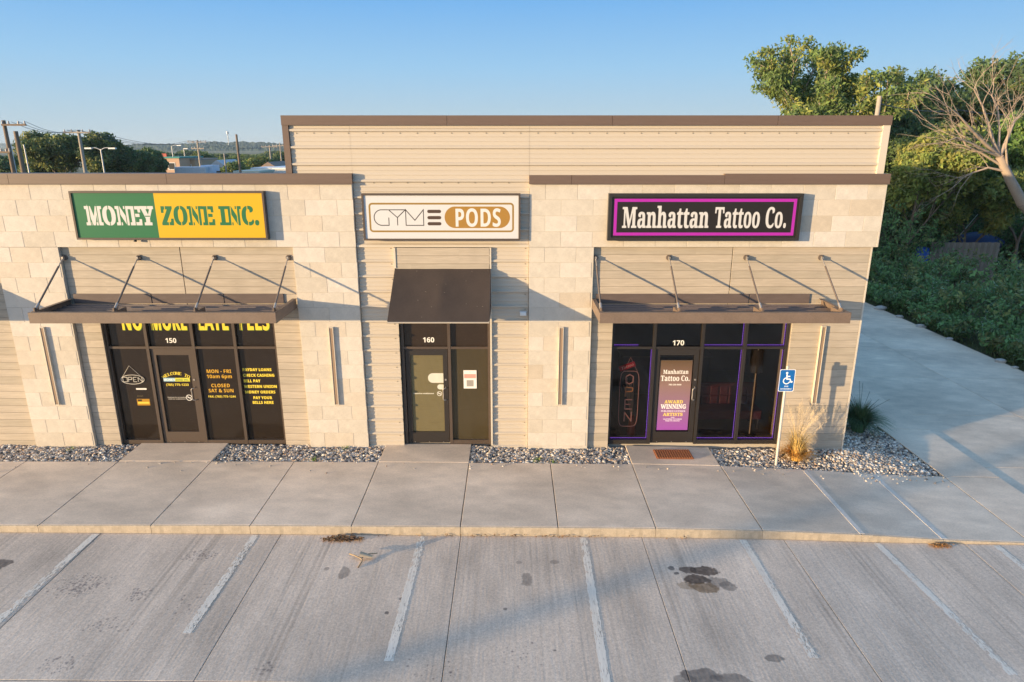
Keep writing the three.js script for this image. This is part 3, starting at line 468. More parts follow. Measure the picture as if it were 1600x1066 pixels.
// ---------------------------------------------------------------- canopies
function canopy(x0, x1, rods, label) {
  const c = thing('entrance_canopy', label, 'canopy', 'flat metal canopies over the shop windows', V((x0 + x1) / 2, 2.97, ZS)); const w = x1 - x0, X = w / 2, zf = 1.23, dx = (x0 + x1) / 2;
  mesh('front_fascia', mergeGeometries([slab(w, .2, .012, .003).translate(0, .1, zf), span(-X, X, .188, .2, zf - .075, zf - .0125), span(-X, X, 0, .012, zf - .075, zf - .0125)]), mat.fascia, c);
  for (const s of [-1, 1]) mesh('side_fascia', mergeGeometries([span(s * X - (s > 0 ? .012 : 0), s * X + (s > 0 ? 0 : .012), .002, .198, .03, zf - .0125), span(Math.min(s * X, s * (X - .07)) + (s > 0 ? 0 : .0125), Math.max(s * X, s * (X - .07)) - (s > 0 ? .0125 : 0), .187, .198, .03, zf - .08)]), mat.fascia, c);
  const pr = [], n = 8; for (let k = 0; k < n; k++) { const z = .03 + (zf - .05) * k / n, s = (zf - .05) / n; pr.push([z, .06], [z + s * .55, .06], [z + s * .62, .098], [z + s * .93, .098]); } pr.push([zf - .02, .06]);
  const p = [], uv = [], idx = []; pr.forEach(([z, y], i) => { for (const x of [-X + .013, X - .013]) { p.push(x, y, z); uv.push(x * .5, z); } if (i) { const a = i * 2; idx.push(a - 2, a, a - 1, a - 1, a, a + 1); } });
  let g = new THREE.BufferGeometry(); g.setAttribute('position', new THREE.Float32BufferAttribute(p, 3)); g.setAttribute('uv', new THREE.Float32BufferAttribute(uv, 2)); g.setIndex(idx); g = g.toNonIndexed(); g.computeVertexNormals();
  const dm = mat.deck.clone(); dm.side = THREE.DoubleSide; mesh('deck', g, dm, c);
  for (const [a, b] of [[-X + .08, -X + w * .36], [-X + w * .365, -X + w * .68], [-X + w * .685, X - .25]]) mesh('wall_flashing', span(a, b, .095, .29, .003, .03), mat.deck, c);
  for (const rx of rods) {
    const x = rx - dx, foot = V(x, .235, 1.06), top = V(x, 1.005, .07);
    const rod = mesh('tie_rod', tube(top.clone().lerp(foot, .17), foot, .018, .018, 8), mat.rod, c);
    mesh('clevis', mergeGeometries([tube(top, top.clone().lerp(foot, .19), .011, .011, 6), box(.035, .07, .05, x, 1.0, .07), tube(foot.clone().lerp(top, -.0), foot.clone().lerp(top, .1), .026, .026, 8)]), mat.steel, rod);
    const pl = new THREE.CylinderGeometry(.055, .055, .02, 14); pl.rotateX(Math.PI / 2); pl.translate(x, 1.01, .012);
    mesh('anchor_plate', mergeGeometries([pl, (() => { const q = new THREE.TorusGeometry(.035, .012, 6, 14); q.rotateY(Math.PI / 2); q.translate(x, 1.005, .05); return q; })()]), mat.rod, rod);
    mesh('rafter', mergeGeometries([span(x - .03, x + .03, .1, .2, .75, zf - .08), span(x - .012, x + .012, .2, .26, 1.0, 1.12)]), mat.fascia, c);
    mesh('beam', span(x - .03, x + .03, .0, .058, .03, zf - .08), mat.fascia, c);
  }
  return c;
}
canopy(-8.775, -4.285, [-8.73, -7.28, -5.80, -4.36], 'brown metal canopy hung on rods below the green and yellow sign');
canopy(1.59, 6.15, [1.63, 3.06, 4.57, 6.03], 'brown metal canopy hung on rods below the black and magenta sign');
// ---------------------------------------------------------------- fabric awnings
function awning(x0, x1, label) {
  const g = thing('door_awning', label, 'awning', null, V((x0 + x1) / 2, 2.97, ZS + .03)); const X = (x1 - x0) / 2, hT = .82, pz = 1.10, fm = M(.062, .043, .033, .85, { map: paintTone, side: THREE.DoubleSide });
  const nx = 24, ny = 10, p = [], uv = [], idx = [];
  for (let j = 0; j <= ny; j++) for (let i = 0; i <= nx; i++) { const u = i / nx, v = j / ny, b = (u * 2) % 1, sag = -.028 * Math.sin(Math.PI * (u === 1 ? 0 : b)) * Math.sin(Math.PI * v); p.push(-X + u * 2 * X, hT * (1 - v) + sag * .8, pz * v + sag * .6); uv.push(u * 2 * X, v * 1.4); }
  for (let j = 0; j < ny; j++) for (let i = 0; i < nx; i++) { const a = j * (nx + 1) + i; idx.push(a, a + nx + 1, a + 1, a + 1, a + nx + 1, a + nx + 2); }
  const q = new THREE.BufferGeometry(); q.setAttribute('position', new THREE.Float32BufferAttribute(p, 3)); q.setAttribute('uv', new THREE.Float32BufferAttribute(uv, 2)); q.setIndex(idx); q.computeVertexNormals();
  mesh('sloped_fabric', q, fm, g);
  for (const s of [-1, 1]) { const sh = new THREE.Shape([new THREE.Vector2(0, 0), new THREE.Vector2(pz, 0), new THREE.Vector2(0, hT)]); const e = new THREE.ExtrudeGeometry(sh, { depth: .004, bevelEnabled: false }); e.rotateY(-Math.PI / 2); e.translate(s * X + (s > 0 ? .004 : 0), 0, 0); mesh('side_fabric', e, fm, g); }
  mesh('frame', mergeGeometries([tube(V(-X, -.012, pz), V(X, -.012, pz), .016), tube(V(-X, 0, .01), V(-X, 0, pz), .012), tube(V(X, 0, .01), V(X, 0, pz), .012), tube(V(0, hT - .03, .01), V(0, -.01, pz - .02), .012)]), M(.42, .36, .28, .5), g);
  const sp = []; const rr = R(4); for (let k = 0; k < 14; k++) { const v = rr(), x = -X + rr() * 2 * X; sp.push(box(.008 + rr() * .008, .002, .008, x, hT * (1 - v) + .012, pz * v + .012)); } mesh('fallen_petals', mergeGeometries(sp), M(.45, .38, .28, .9), g).userData.kind = 'stuff';
}
awning(-2.287, -.42, 'dark brown sloped fabric awning over the middle door');
awning(-12.67, -10.8, 'dark brown sloped fabric awning over the door left of the outer pillar');
// linear wall lights
for (const [x, lb] of [[-9.38, 'slim vertical wall light on the outer block pillar'], [-3.615, 'slim vertical wall light on block pillar left of the middle door'], [.985, 'slim vertical wall light on block pillar right of the middle door'], [6.262, 'slim vertical wall light on plank siding beside the windows']]) {
  const z = x > 5 ? ZS : ZB, g = thing('wall_light', lb, 'wall light', 'slim vertical wall lights', V(x, .94, z));
  mesh('housing', mergeGeometries([span(-.045, -.034, 0, 1.66, 0, .052), span(.034, .045, 0, 1.66, 0, .052), span(-.034, .034, 1.645, 1.66, 0, .05), span(-.034, .034, 0, .015, 0, .05)]), mat.cream, g);
  mesh('lens', span(-.0335, .0335, .0155, 1.6445, .001, .042), M(.30, .21, .14, .4), g);
}
{ const g = thing('security_sensor', 'small white sensor box on ribbed metal wall', 'sensor', null, V(.22, 2.87, ZS + .03)); mesh('housing', slab(.13, .08, .08, .012).translate(0, 0, .08), mat.white, g); mesh('bracket', box(.05, .05, .04, 0, 0, -.01), mat.white, g); }
// ---------------------------------------------------------------- things in and at the shop windows
{ // hanging open sign in the left shop's window (outline tubes on the glass)
  const g = thing('open_sign', 'oval outlined open sign hanging in the dark left window', 'sign', null, V(-7.87, 1.42, ZF + .01)); const m = M(.62, .58, .5, .4);
  const ell = []; for (let k = 0; k <= 28; k++) { const a = k / 28 * 6.2832; ell.push(V(Math.cos(a) * .24, Math.sin(a) * .1, 0)); } mesh('oval_tube', pipe(ell, .007, 56, 5), m, g);
  const L = { O: [[-.045, .05], [.045, .05], [.045, -.05], [-.045, -.05], [-.045, .05]], P: [[-.035, -.05], [-.035, .05], [.035, .05], [.035, 0], [-.035, 0]], E: [[.035, .05], [-.035, .05], [-.035, 0], [.02, 0], [-.035, 0], [-.035, -.05], [.035, -.05]], N: [[-.04, -.05], [-.04, .05], [.04, -.05], [.04, .05]] };
  ['O', 'P', 'E', 'N'].forEach((c, i) => { const gs = []; const q = L[c]; for (let k = 1; k < q.length; k++) gs.push(tube(V(q[k - 1][0], q[k - 1][1], 0), V(q[k][0], q[k][1], 0), .007, .007, 5)); const o = mesh('letter_tube', mergeGeometries(gs), m, g); o.position.x = -.155 + i * .104; });
  mesh('hanging_wire', mergeGeometries([tube(V(-.2, .06, 0), V(-.03, .3, 0), .0035, .0035, 4), tube(V(.17, .08, 0), V(-.03, .3, 0), .0035, .0035, 4)]), m, g);
}
{ // tall neon sign in the right shop, unlit tubes
  const g = thing('neon_open_sign', 'tall vertical open sign of pink tubes behind the right window', 'sign', null, V(2.46, .95, ZF - .09)); const pink = M(.85, .45, .40, .35), H2 = .62, W2 = .2;
  const rr = []; for (let k = 0; k <= 40; k++) { const a = k / 40 * 6.2832, cx = Math.cos(a), sy = Math.sin(a); rr.push(V(Math.sign(cx) * Math.pow(Math.abs(cx), .35) * W2, Math.sign(sy) * Math.pow(Math.abs(sy), .35) * H2, 0)); } mesh('border_tube', pipe(rr, .008, 90, 5), pink, g);
  const L = { O: [[-.06, .07], [0, .12], [.06, .07], [.06, -.07], [0, -.12], [-.06, -.07], [-.06, .07]], P: [[-.06, -.12], [-.06, .12], [.06, .1], [.06, .02], [-.06, 0]], E: [[.06, .12], [-.06, .12], [-.06, 0], [.04, 0], [-.06, 0], [-.06, -.12], [.06, -.12]], N: [[-.06, -.12], [-.06, .12], [.06, -.12], [.06, .12]] };
  ['O', 'P', 'E', 'N'].forEach((c, i) => { const gs = [], q = L[c]; for (let k = 1; k < q.length; k++) gs.push(tube(V(q[k - 1][0] * 1.25, q[k - 1][1] * .88, 0), V(q[k][0] * 1.25, q[k][1] * .88, 0), .0125, .0125, 6)); const o = mesh('letter_tube', mergeGeometries(gs), i === 1 ? M(.9, .42, .15, .35) : pink, g); o.position.y = .44 - i * .28; });
  const sb = mesh('script_board', new THREE.BoxGeometry(.34, .11, .01), new THREE.MeshStandardMaterial({ roughness: .4, map: canvasTex(256, 84, (x) => { x.fillStyle = '#c3122c'; x.fillRect(0, 0, 256, 84); x.fillStyle = '#f6b9b4'; x.font = 'italic bold 62px serif'; x.textAlign = 'center'; x.textBaseline = 'middle'; x.fillText('Tattoo', 128, 42); }) }), g); sb.position.set(-.07, .73, .02); sb.rotation.z = .38;
  mesh('hanging_wire', mergeGeometries([tube(V(0, .92, 0), V(-.14, .60, 0), .003, .003, 4), tube(V(0, .92, 0), V(.16, .6, 0), .003, .003, 4)]), pink, g);
  const v = thing('floor_vase', 'tall orange vase of dried stems inside the right window', 'vase', null, V(2.62, -.03, ZF - .45));
  mesh('vessel', new THREE.LatheGeometry([[.0, 0], [.09, 0], [.10, .1], [.07, .3], [.045, .42], [.055, .46]].map(q => new THREE.Vector2(...q)), 16), M(.42, .07, .025, .4, { side: THREE.DoubleSide }), v);
  const s = [], q = R(8); for (let k = 0; k < 34; k++) { const a = q() * 6.28, t = q() * .13; s.push(pipe([V(0, .3, 0), V(Math.cos(a) * t * .5 - .05, .75, Math.sin(a) * t * .4), V(Math.cos(a) * t - .12, .95 + q() * .45, Math.sin(a) * t)], .006 + q() * .005, 5, 4)); } mesh('dried_stems', mergeGeometries(s), M(.55, .42, .22, .9), v);
}
{ // purple light strings round the right shop's panes
  const em = new THREE.MeshStandardMaterial({ color: lin(.25, .12, .6), emissive: lin(.28, .10, .95), emissiveIntensity: 1.1, roughness: .4 });
  const run = (pts, label) => { const gs = []; const b = new THREE.OctahedronGeometry(.009, 0); for (let k = 1; k < pts.length; k++) { const a = V(...pts[k - 1], 0), c = V(...pts[k], 0), n = Math.round(a.distanceTo(c) / .034); for (let i = 0; i < n; i++) { const q = a.clone().lerp(c, i / n), e = b.clone(); e.translate(q.x, q.y, ZF - .035); gs.push(e); } gs.push(tube(V(a.x, a.y, ZF - .045), V(c.x, c.y, ZF - .045), .003, .003, 4).toNonIndexed()); } tag(mesh('light_string', mergeGeometries(gs.map(e => { const z = e.index ? e.toNonIndexed() : e; return z; })), em), label, 'string lights', 'purple light strings in the right shop window'); };
  run([[2.09, .085], [2.86, .085], [2.865, 2.06]], 'purple light string around the pane with the tall open sign');
  run([[2.10, 2.155], [2.60, 2.155]], 'purple light string along the transom above the tall open sign');
  run([[3.93, .085], [4.71, .085], [4.715, 2.06]], 'purple light string around the pane right of the glass door');
  run([[4.80, .085], [5.56, .085], [5.57, 2.06]], 'purple light string around the pane beside the plank siding');
  run([[3.93, 2.155], [4.715, 2.155], [4.715, 2.85]], 'purple light string around the transom right of the unit number');
  run([[4.80, 2.155], [5.57, 2.155], [5.57, 2.85]], 'purple light string around the transom beside the plank siding');
}
{ // inside the right shop
  const s = thing('lounge_bench', 'dark red padded bench inside the right shop window', 'bench', null, V(4.7, -.03, -14.1)); const red = M(.14, .022, .028, .6);
  mesh('seat', slab(1.7, .2, .6, .03).translate(0, .35, .3), red, s); mesh('backrest', slab(1.7, .5, .14, .04).translate(0, .68, -.16), red, s); for (const x of [-.78, .78]) for (const z of [-.25, .22]) mesh('leg', box(.06, .25, .06, x, .125, z), mat.dark, s);
  for (let i = 0; i < 8; i++) for (let j = 0; j < 2; j++) mesh('cushion_tuft', slab(.19, .2, .03, .02).translate(-.74 + i * .212, .57 + j * .22, -.13), red, s);
  const l = thing('floor_lamp', 'thin pole lamp with dark shade inside the end window', 'lamp', null, V(5.22, -.03, -13.55)); mesh('pole', tube(V(0, .02, 0), V(0, 2.0, 0), .014, .014, 8), M(.6, .5, .38, .5), l); mesh('base', new THREE.CylinderGeometry(.13, .14, .03, 20).translate(0, .015, 0), mat.bronzeDark, l); mesh('shade', new THREE.CylinderGeometry(.09, .13, .5, 18, 1, true).translate(0, 1.72, 0), M(.03, .028, .03, .8, { side: THREE.DoubleSide }), l);
  [[2.5, 1.7, .5, .65, [.5, .42, .33]], [3.3, 1.75, .42, .55, [.35, .12, .12]], [4.3, 1.7, .6, .45, [.55, .52, .48]], [5.2, 1.75, .45, .6, [.3, .25, .4]], [5.9, 1.7, .4, .55, [.5, .4, .25]]].forEach(([x, y, w, h, c], i) => { const f = thing('framed_picture', ['tan framed picture on the back wall of the right shop', 'dark red framed picture on the back wall of the right shop', 'wide pale framed picture on the back wall of the right shop', 'violet framed picture on the back wall of the right shop', 'ochre framed picture on the back wall of the right shop'][i], 'picture', null, V(x, y, -18.0)); mesh('frame', slab(w + .08, h + .08, .03, .006).translate(0, 0, .03), mat.bronzeDark, f); mesh('print', new THREE.PlaneGeometry(w, h).translate(0, 0, .033), M(...c, .6), f); });
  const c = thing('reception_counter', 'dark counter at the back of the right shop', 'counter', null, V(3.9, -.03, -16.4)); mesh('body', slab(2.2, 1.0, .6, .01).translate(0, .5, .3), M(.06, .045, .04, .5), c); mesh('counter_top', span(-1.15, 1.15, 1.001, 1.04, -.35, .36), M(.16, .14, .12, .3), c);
}
// door mat
{
  const m = thing('door_mat', 'rust brown ribbed mat before the right door', 'mat', null, V(3.34, walkH(3.34) + .006, -12.66)); const rust = M(.30, .105, .045, .95, { map: paintTone });
  const mb = span(-.38, .38, 0, .014, -.21, .21); mesh('base', mb, rust, m); for (let k = 0; k < 15; k++) mesh('rib', span(-.365 + k * .05, -.338 + k * .05, .0145, .028, -.2, .2), M(.40, .15, .06, .95), m);
}
// accessible parking sign
{
  const g = thing('accessible_parking_sign', 'blue wheelchair symbol sign on a thin metal post in the gravel', 'sign', null, V(5.36, -.22, -12.34)); mesh('post', mergeGeometries([tube(V(0, 0, 0), V(0, 2.16, 0), .027, .027, 12), new THREE.SphereGeometry(.03, 12, 8).translate(0, 2.165, 0)]), M(.62, .58, .52, .45, { metalness: .3 }), g);
  const t = canvasTex(256, 384, (x, w, h) => {
    x.fillStyle = '#f2f2f0'; x.fillRect(0, 0, w, h); x.fillStyle = '#1265ad'; x.beginPath(); x.roundRect(9, 9, w - 18, h - 18, 22); x.fill(); x.strokeStyle = x.fillStyle = '#f4f4f2'; x.lineCap = 'round'; x.lineJoin = 'round';
    x.beginPath(); x.arc(118, 62, 19, 0, 7); x.fill(); x.lineWidth = 22; x.beginPath(); x.moveTo(120, 92); x.lineTo(124, 168); x.lineTo(176, 168); x.lineTo(200, 222); x.lineTo(216, 214); x.stroke(); x.beginPath(); x.moveTo(122, 122); x.lineTo(168, 122); x.stroke(); x.lineWidth = 17; x.beginPath(); x.arc(124, 198, 52, -1.9, 2.9 - Math.PI * .0, true); x.stroke(); x.beginPath(); x.arc(124, 198, 52, .35, 4.2); x.stroke();
    x.font = 'bold 34px sans-serif'; x.textAlign = 'center'; x.fillText('VAN', 128, 306); x.font = 'bold 33px sans-serif'; x.fillText('ACCESSIBLE', 128, 350, 212);
  });
  const sh = new THREE.Shape(); const w = .152, h = .228, r = .025; sh.moveTo(-w + r, -h); sh.lineTo(w - r, -h); sh.quadraticCurveTo(w, -h, w, -h + r); sh.lineTo(w, h - r); sh.quadraticCurveTo(w, h, w - r, h); sh.lineTo(-w + r, h); sh.quadraticCurveTo(-w, h, -w, h - r); sh.lineTo(-w, -h + r); sh.quadraticCurveTo(-w, -h, -w + r, -h);
  const fg = new THREE.ShapeGeometry(sh, 6); const a = fg.attributes.uv, pp = fg.attributes.position; for (let i = 0; i < a.count; i++) a.setXY(i, (pp.getX(i) + w) / (2 * w), (pp.getY(i) + h) / (2 * h));
  const pl = mesh('panel', new THREE.ExtrudeGeometry(sh, { depth: .003, bevelEnabled: false }).translate(0, 1.9, .029), mat.steel, g); mesh('panel_face', fg.translate(0, 1.9, .0335), new THREE.MeshStandardMaterial({ map: t, roughness: .4 }), pl);
}
// ---------------------------------------------------------------- gravel beds
{
  const g0 = new THREE.IcosahedronGeometry(1, 1), pa = g0.attributes.position, q = R(3), key = {};
  for (let i = 0; i < pa.count; i++) { const k = [pa.getX(i), pa.getY(i), pa.getZ(i)].map(v => v.toFixed(3)).join(); const s = key[k] ||= .78 + q() * .4; pa.setXYZ(i, pa.getX(i) * s, pa.getY(i) * s * .62, pa.getZ(i) * s * .8); } g0.computeVertexNormals();
  const spots = [], pads = [[-7.89, -6.025], [-2.68, -.863], [2.405, 4.19]];
  const gh = (x, z) => { const e = walkH(Math.min(x, 8.7)), t = Math.min(1, Math.max(0, (-12.2 - z) / .7)); const f = x > 7 ? Math.min(1, (8.72 - x) / 1.6) : 1; return e - .03 + (Math.max(e, -.10) - e) * t * f; };
  const inWall = (x, z) => { if (x > 7.03) return false; const pil = (x > -10.04 && x < -8.77) || (x > -4.26 && x < -3.0) || (x > .32 && x < 1.6); return z < (pil ? -12.90 : -13.02); };
  for (let k = 0; k < 26000; k++) { const right = q() < .36, x = right ? 6.9 + q() * 1.82 : -16 + q() * 24.5, z = right ? -12.2 - q() * 9 : -12.2 - q() * .84; if (k % 220 === 0) { spots.push([x, -12.17 + q() * q() * .5, 1]); continue; } if (x > 8.70 || inWall(x, z) || pads.some(([a, b]) => x > a - .01 && x < b + .01)) continue; spots.push([x, z]); }
  const im = new THREE.InstancedMesh(g0, M(1, 1, 1, .85), spots.length), o = new THREE.Object3D(), pal = [[.52, .45, .37], [.66, .58, .48], [.36, .33, .30], [.76, .70, .61], [.44, .31, .22], [.22, .20, .19], [.58, .46, .33]];
  spots.forEach(([x, z, stray], i) => { const s = stray ? .012 + q() * .012 : .016 + Math.pow(q(), 1.7) * .026; o.position.set(x, stray ? walkH(x) + s * .4 : gh(x, z) + (q() - .35) * .022, z); o.rotation.set(q() * .8 - .4, q() * 6.28, q() * .8 - .4); o.scale.setScalar(s); o.updateMatrix(); im.setMatrixAt(i, o.matrix); const c = pal[q() * pal.length | 0], k = .8 + q() * .4; im.setColorAt(i, lin(c[0] * k, c[1] * k, c[2] * k)); });
  im.name = 'river_rock'; im.userData = { kind: 'stuff', label: 'loose river rock in the beds along the shop wall', category: 'gravel' }; im.castShadow = im.receiveShadow = true; scene.add(im);
  const bedG = mergeGeometries([sheet(-18, 8.715, -13.1, -12.205, (x, z) => gh(x, z) - .012, .2, 60, 4, .001), sheet(7.0, 8.715, -26.6, -13.1, (x, z) => gh(x, z) - .012, .2, 6, 6, .001)]);
  struct(mesh('gravel_bed', bedG, M(.16, .145, .13, 1)), 'earth under the river rock');
}
// ---------------------------------------------------------------- plants
function blades(n, hgt, spread, wid, q, droop, col, foot = .07) {
  const p = [], c = [], idx = []; const seg = 5;
  for (let k = 0; k < n; k++) {
    const a = q() * 6.283, r0 = Math.sqrt(q()) * foot, out = (.15 + q() * .85) * spread, h = hgt * (.55 + q() * .5), ca = Math.cos(a), sa = Math.sin(a), tw = a + 1.57 + (q() - .5), w = wid * (.6 + q() * .7), t0 = col(q);
    const b = p.length / 3;
    for (let s = 0; s <= seg; s++) { const t = s / seg, o = r0 + out * t * t, y = h * (t - droop * t * t * t * (out / spread)), ww = w * (1 - t * .9); for (const e of [-1, 1]) { p.push(ca * o + Math.cos(tw) * ww * e, y, sa * o + Math.sin(tw) * ww * e); c.push(...t0); } if (s) { const i = b + s * 2; idx.push(i - 2, i - 1, i, i, i - 1, i + 1); } }
  }
  const g = new THREE.BufferGeometry(); g.setAttribute('position', new THREE.Float32BufferAttribute(p, 3)); g.setAttribute('color', new THREE.Float32BufferAttribute(c, 3)); g.setIndex(idx); g.computeVertexNormals(); return g;
}
const leafMat = () => new THREE.MeshStandardMaterial({ vertexColors: true, roughness: .7, side: THREE.DoubleSide });
{
  const q = R(21);
  const dry = thing('ornamental_grass', 'golden dry grass clump with feathery plumes beside the blue sign', 'grass clump', null, V(5.85, -.12, -12.55));
  mesh('blade', mergeRaw([blades(800, .42, .42, .006, q, .75, r => { const k = .7 + r() * .5; return [.66 * k, .36 * k, .08 * k]; }, .12), blades(380, .85, .34, .005, q, .35, r => { const k = .7 + r() * .5; return [.62 * k, .43 * k, .14 * k]; }, .10)]), leafMat(), dry);
  const pl = []; for (let k = 0; k < 40; k++) { const a = q() * 6.28, o = .08 + q() * .36, h = .8 + q() * .4, e = V(Math.cos(a) * o + .12, h, Math.sin(a) * o); pl.push(pipe([V(0, .05, 0), V(Math.cos(a) * o * .35 + .02, h * .6, Math.sin(a) * o * .35), e], .002, 6, 3)); for (let j = 0; j < 16; j++) { const t = j / 14, b = V(e.x * (.72 + .28 * t) + (q() - .5) * .03, h * (.76 + .24 * t), e.z * (.72 + .28 * t) + (q() - .5) * .03); pl.push(tube(b, b.clone().add(V((q() - .3) * .05, .04, (q() - .5) * .04)), .0028, .001, 3)); } }
  mesh('plume', mergeGeometries(pl.map(g => g.index ? g.toNonIndexed() : g)), M(.62, .5, .34, .9), dry);
  const grn = thing('ornamental_grass', 'dark green grass clump beside the building corner', 'grass clump', null, V(7.95, -.22, -14.2));
  mesh('blade', blades(1300, .9, .78, .009, q, .75, r => { const k = .6 + r() * .6; return [.075 * k, .14 * k, .05 * k]; }, .13), leafMat(), grn);
  const p2 = []; for (let k = 0; k < 12; k++) { const a = q() * 6.28, o = .25 + q() * .5, h = .8 + q() * .4; p2.push(pipe([V(0, .1, 0), V(Math.cos(a) * o * .4, h * .6, Math.sin(a) * o * .4), V(Math.cos(a) * o, h, Math.sin(a) * o)], .004, 6, 4)); } mesh('seed_stem', mergeGeometries(p2), M(.10, .09, .06, .9), grn);
  const w = [[-9.2, -12.75, 1], [-3.5, -12.85, 1], [-4.0, -12.3, 1], [.5, -12.32, 1.3], [.85, -12.3, 1.2]];
  w.forEach(([x, z, s]) => tag(mesh('weed', blades(26, .09 * s, .09 * s, .008, q, .4, r => [.12 + r() * .1, .2 + r() * .08, .04]), leafMat()), 'small green weed sprouting in the river rock', 'weed', 'weeds in the rock beds').position.set(x, walkH(x) - .03, z));
}
// leaves and twig by the kerb
function leafLitter(n, rx, rz, cx, cz, q, cols, s0) {
  const p = [], c = [];
  for (let k = 0; k < n; k++) { const a = q() * 6.28, r = Math.sqrt(-Math.log(1 - q() * .95)) * .6, x = cx + Math.cos(a) * r * rx, z = Math.min(-9.0, cz + Math.sin(a) * r * rz), zz = Math.max(-9.82, z), y = lotH(x) + .008 + q() * .035, s = s0 * (.5 + q()), b = q() * 6.28, ti = (q() - .5) * 1.2, col = cols[q() * cols.length | 0]; const ux = Math.cos(b) * s, uz = Math.sin(b) * s, vx = -Math.sin(b) * s * .35, vz = Math.cos(b) * s * .35; for (const [i, j] of [[-1, 0], [0, -1], [1, 0], [-1, 0], [1, 0], [0, 1]]) { p.push(x + ux * i + vx * j, y + (i === 0 ? .012 : 0) + ti * s * .4 * i, zz + uz * i + vz * j); c.push(...col); } }
  const g = new THREE.BufferGeometry(); g.setAttribute('position', new THREE.Float32BufferAttribute(p, 3)); g.setAttribute('color', new THREE.Float32BufferAttribute(c, 3)); g.computeVertexNormals(); return g;
}
{
  const q = R(14), cols = [[.30, .14, .05], [.22, .11, .045], [.40, .22, .09], [.15, .08, .04]];
  const a = mesh('dry_leaves', leafLitter(170, .34, .1, -2.8, -9.68, q, cols, .04), leafMat()); a.userData = { kind: 'stuff', label: 'heap of dry brown leaves against the kerb', category: 'leaves' };
  const b = mesh('dry_leaves', leafLitter(120, .22, .07, 7.15, -9.74, q, [[.5, .27, .1], [.4, .2, .07]], .03), leafMat()); b.userData = { kind: 'stuff', label: 'small heap of orange leaves where the kerb runs out', category: 'leaves' };
  const d = mesh('dry_leaves', leafLitter(90, 3.6, .03, 0, -9.79, q, cols, .02), leafMat()); d.userData = { kind: 'stuff', label: 'thin line of leaf bits along the kerb foot', category: 'leaves' };
  const t = thing('fallen_twig', 'forked dry twig with curled leaf lying on the concrete', 'twig', null, V(-2.37, lotH(-2.37) + .012, -9.12));
  mesh('stem', mergeGeometries([pipe([V(-.2, .04, -.1), V(-.08, .05, -.02), V(.02, .02, .02), V(.0, .0, .2)], .012, 12, 5), pipe([V(0, .02, 0), V(.1, .06, -.06), V(.24, .05, -.1)], .009, 10, 5)]), M(.36, .26, .16, .9), t);
  mesh('curled_leaf', new THREE.CylinderGeometry(.05, .03, .2, 8, 2, true, 0, 3.6).rotateZ(1.3).translate(.08, .055, -.02), M(.42, .34, .24, .9, { side: THREE.DoubleSide }), t);
}
// ---------------------------------------------------------------- trees
function leaves(list, q) {                                    // [x,y,z,size,r,g,b] -> small folded leaf faces
  const n = list.length, p = new Float32Array(n * 12), c = new Float32Array(n * 12), nn = new Float32Array(n * 12), idx = new Uint32Array(n * 6);
  list.forEach((l, k) => {
    const [x, y, z, s, r, g, b] = l, a = q() * 6.283, e = Math.acos(1 - 1.7 * q()), nx = Math.sin(e) * Math.cos(a), ny = Math.cos(e), nz = Math.sin(e) * Math.sin(a);
    let tx = -nz, ty = 0, tz = nx; const tl = Math.hypot(tx, tz) || 1; tx /= tl; tz /= tl; const ro = q() * 6.283, bx = ny * tz, by = nz * tx - nx * tz, bz = -ny * tx, cr = Math.cos(ro), sr = Math.sin(ro);
    const ux = tx * cr + bx * sr, uy = by * sr, uz = tz * cr + bz * sr, vx = -tx * sr + bx * cr, vy = by * cr, vz = -tz * sr + bz * cr;
    [[-1, 0], [0, -.42], [1, 0], [0, .42]].forEach(([i, j], m) => { const o = k * 12 + m * 3; p[o] = x + (ux * i + vx * j) * s; p[o + 1] = y + (uy * i + vy * j) * s - (i ? .15 * s : 0); p[o + 2] = z + (uz * i + vz * j) * s; c[o] = r; c[o + 1] = g; c[o + 2] = b; nn[o] = nx; nn[o + 1] = ny; nn[o + 2] = nz; });
    const v = k * 4; idx.set([v, v + 1, v + 2, v, v + 2, v + 3], k * 6);
  });
  const g = new THREE.BufferGeometry(); g.setAttribute('position', new THREE.BufferAttribute(p, 3)); g.setAttribute('color', new THREE.BufferAttribute(c, 3)); g.setAttribute('normal', new THREE.BufferAttribute(nn, 3)); g.setIndex(new THREE.BufferAttribute(idx, 1)); return g;
}
const LM = new THREE.MeshPhysicalMaterial({ vertexColors: true, roughness: .9, side: THREE.DoubleSide, transmission: .35, thickness: 0 }), bark = M(.20, .155, .115, .95, { map: paintTone }), barkPale = M(.46, .36, .28, .95, { map: paintTone });
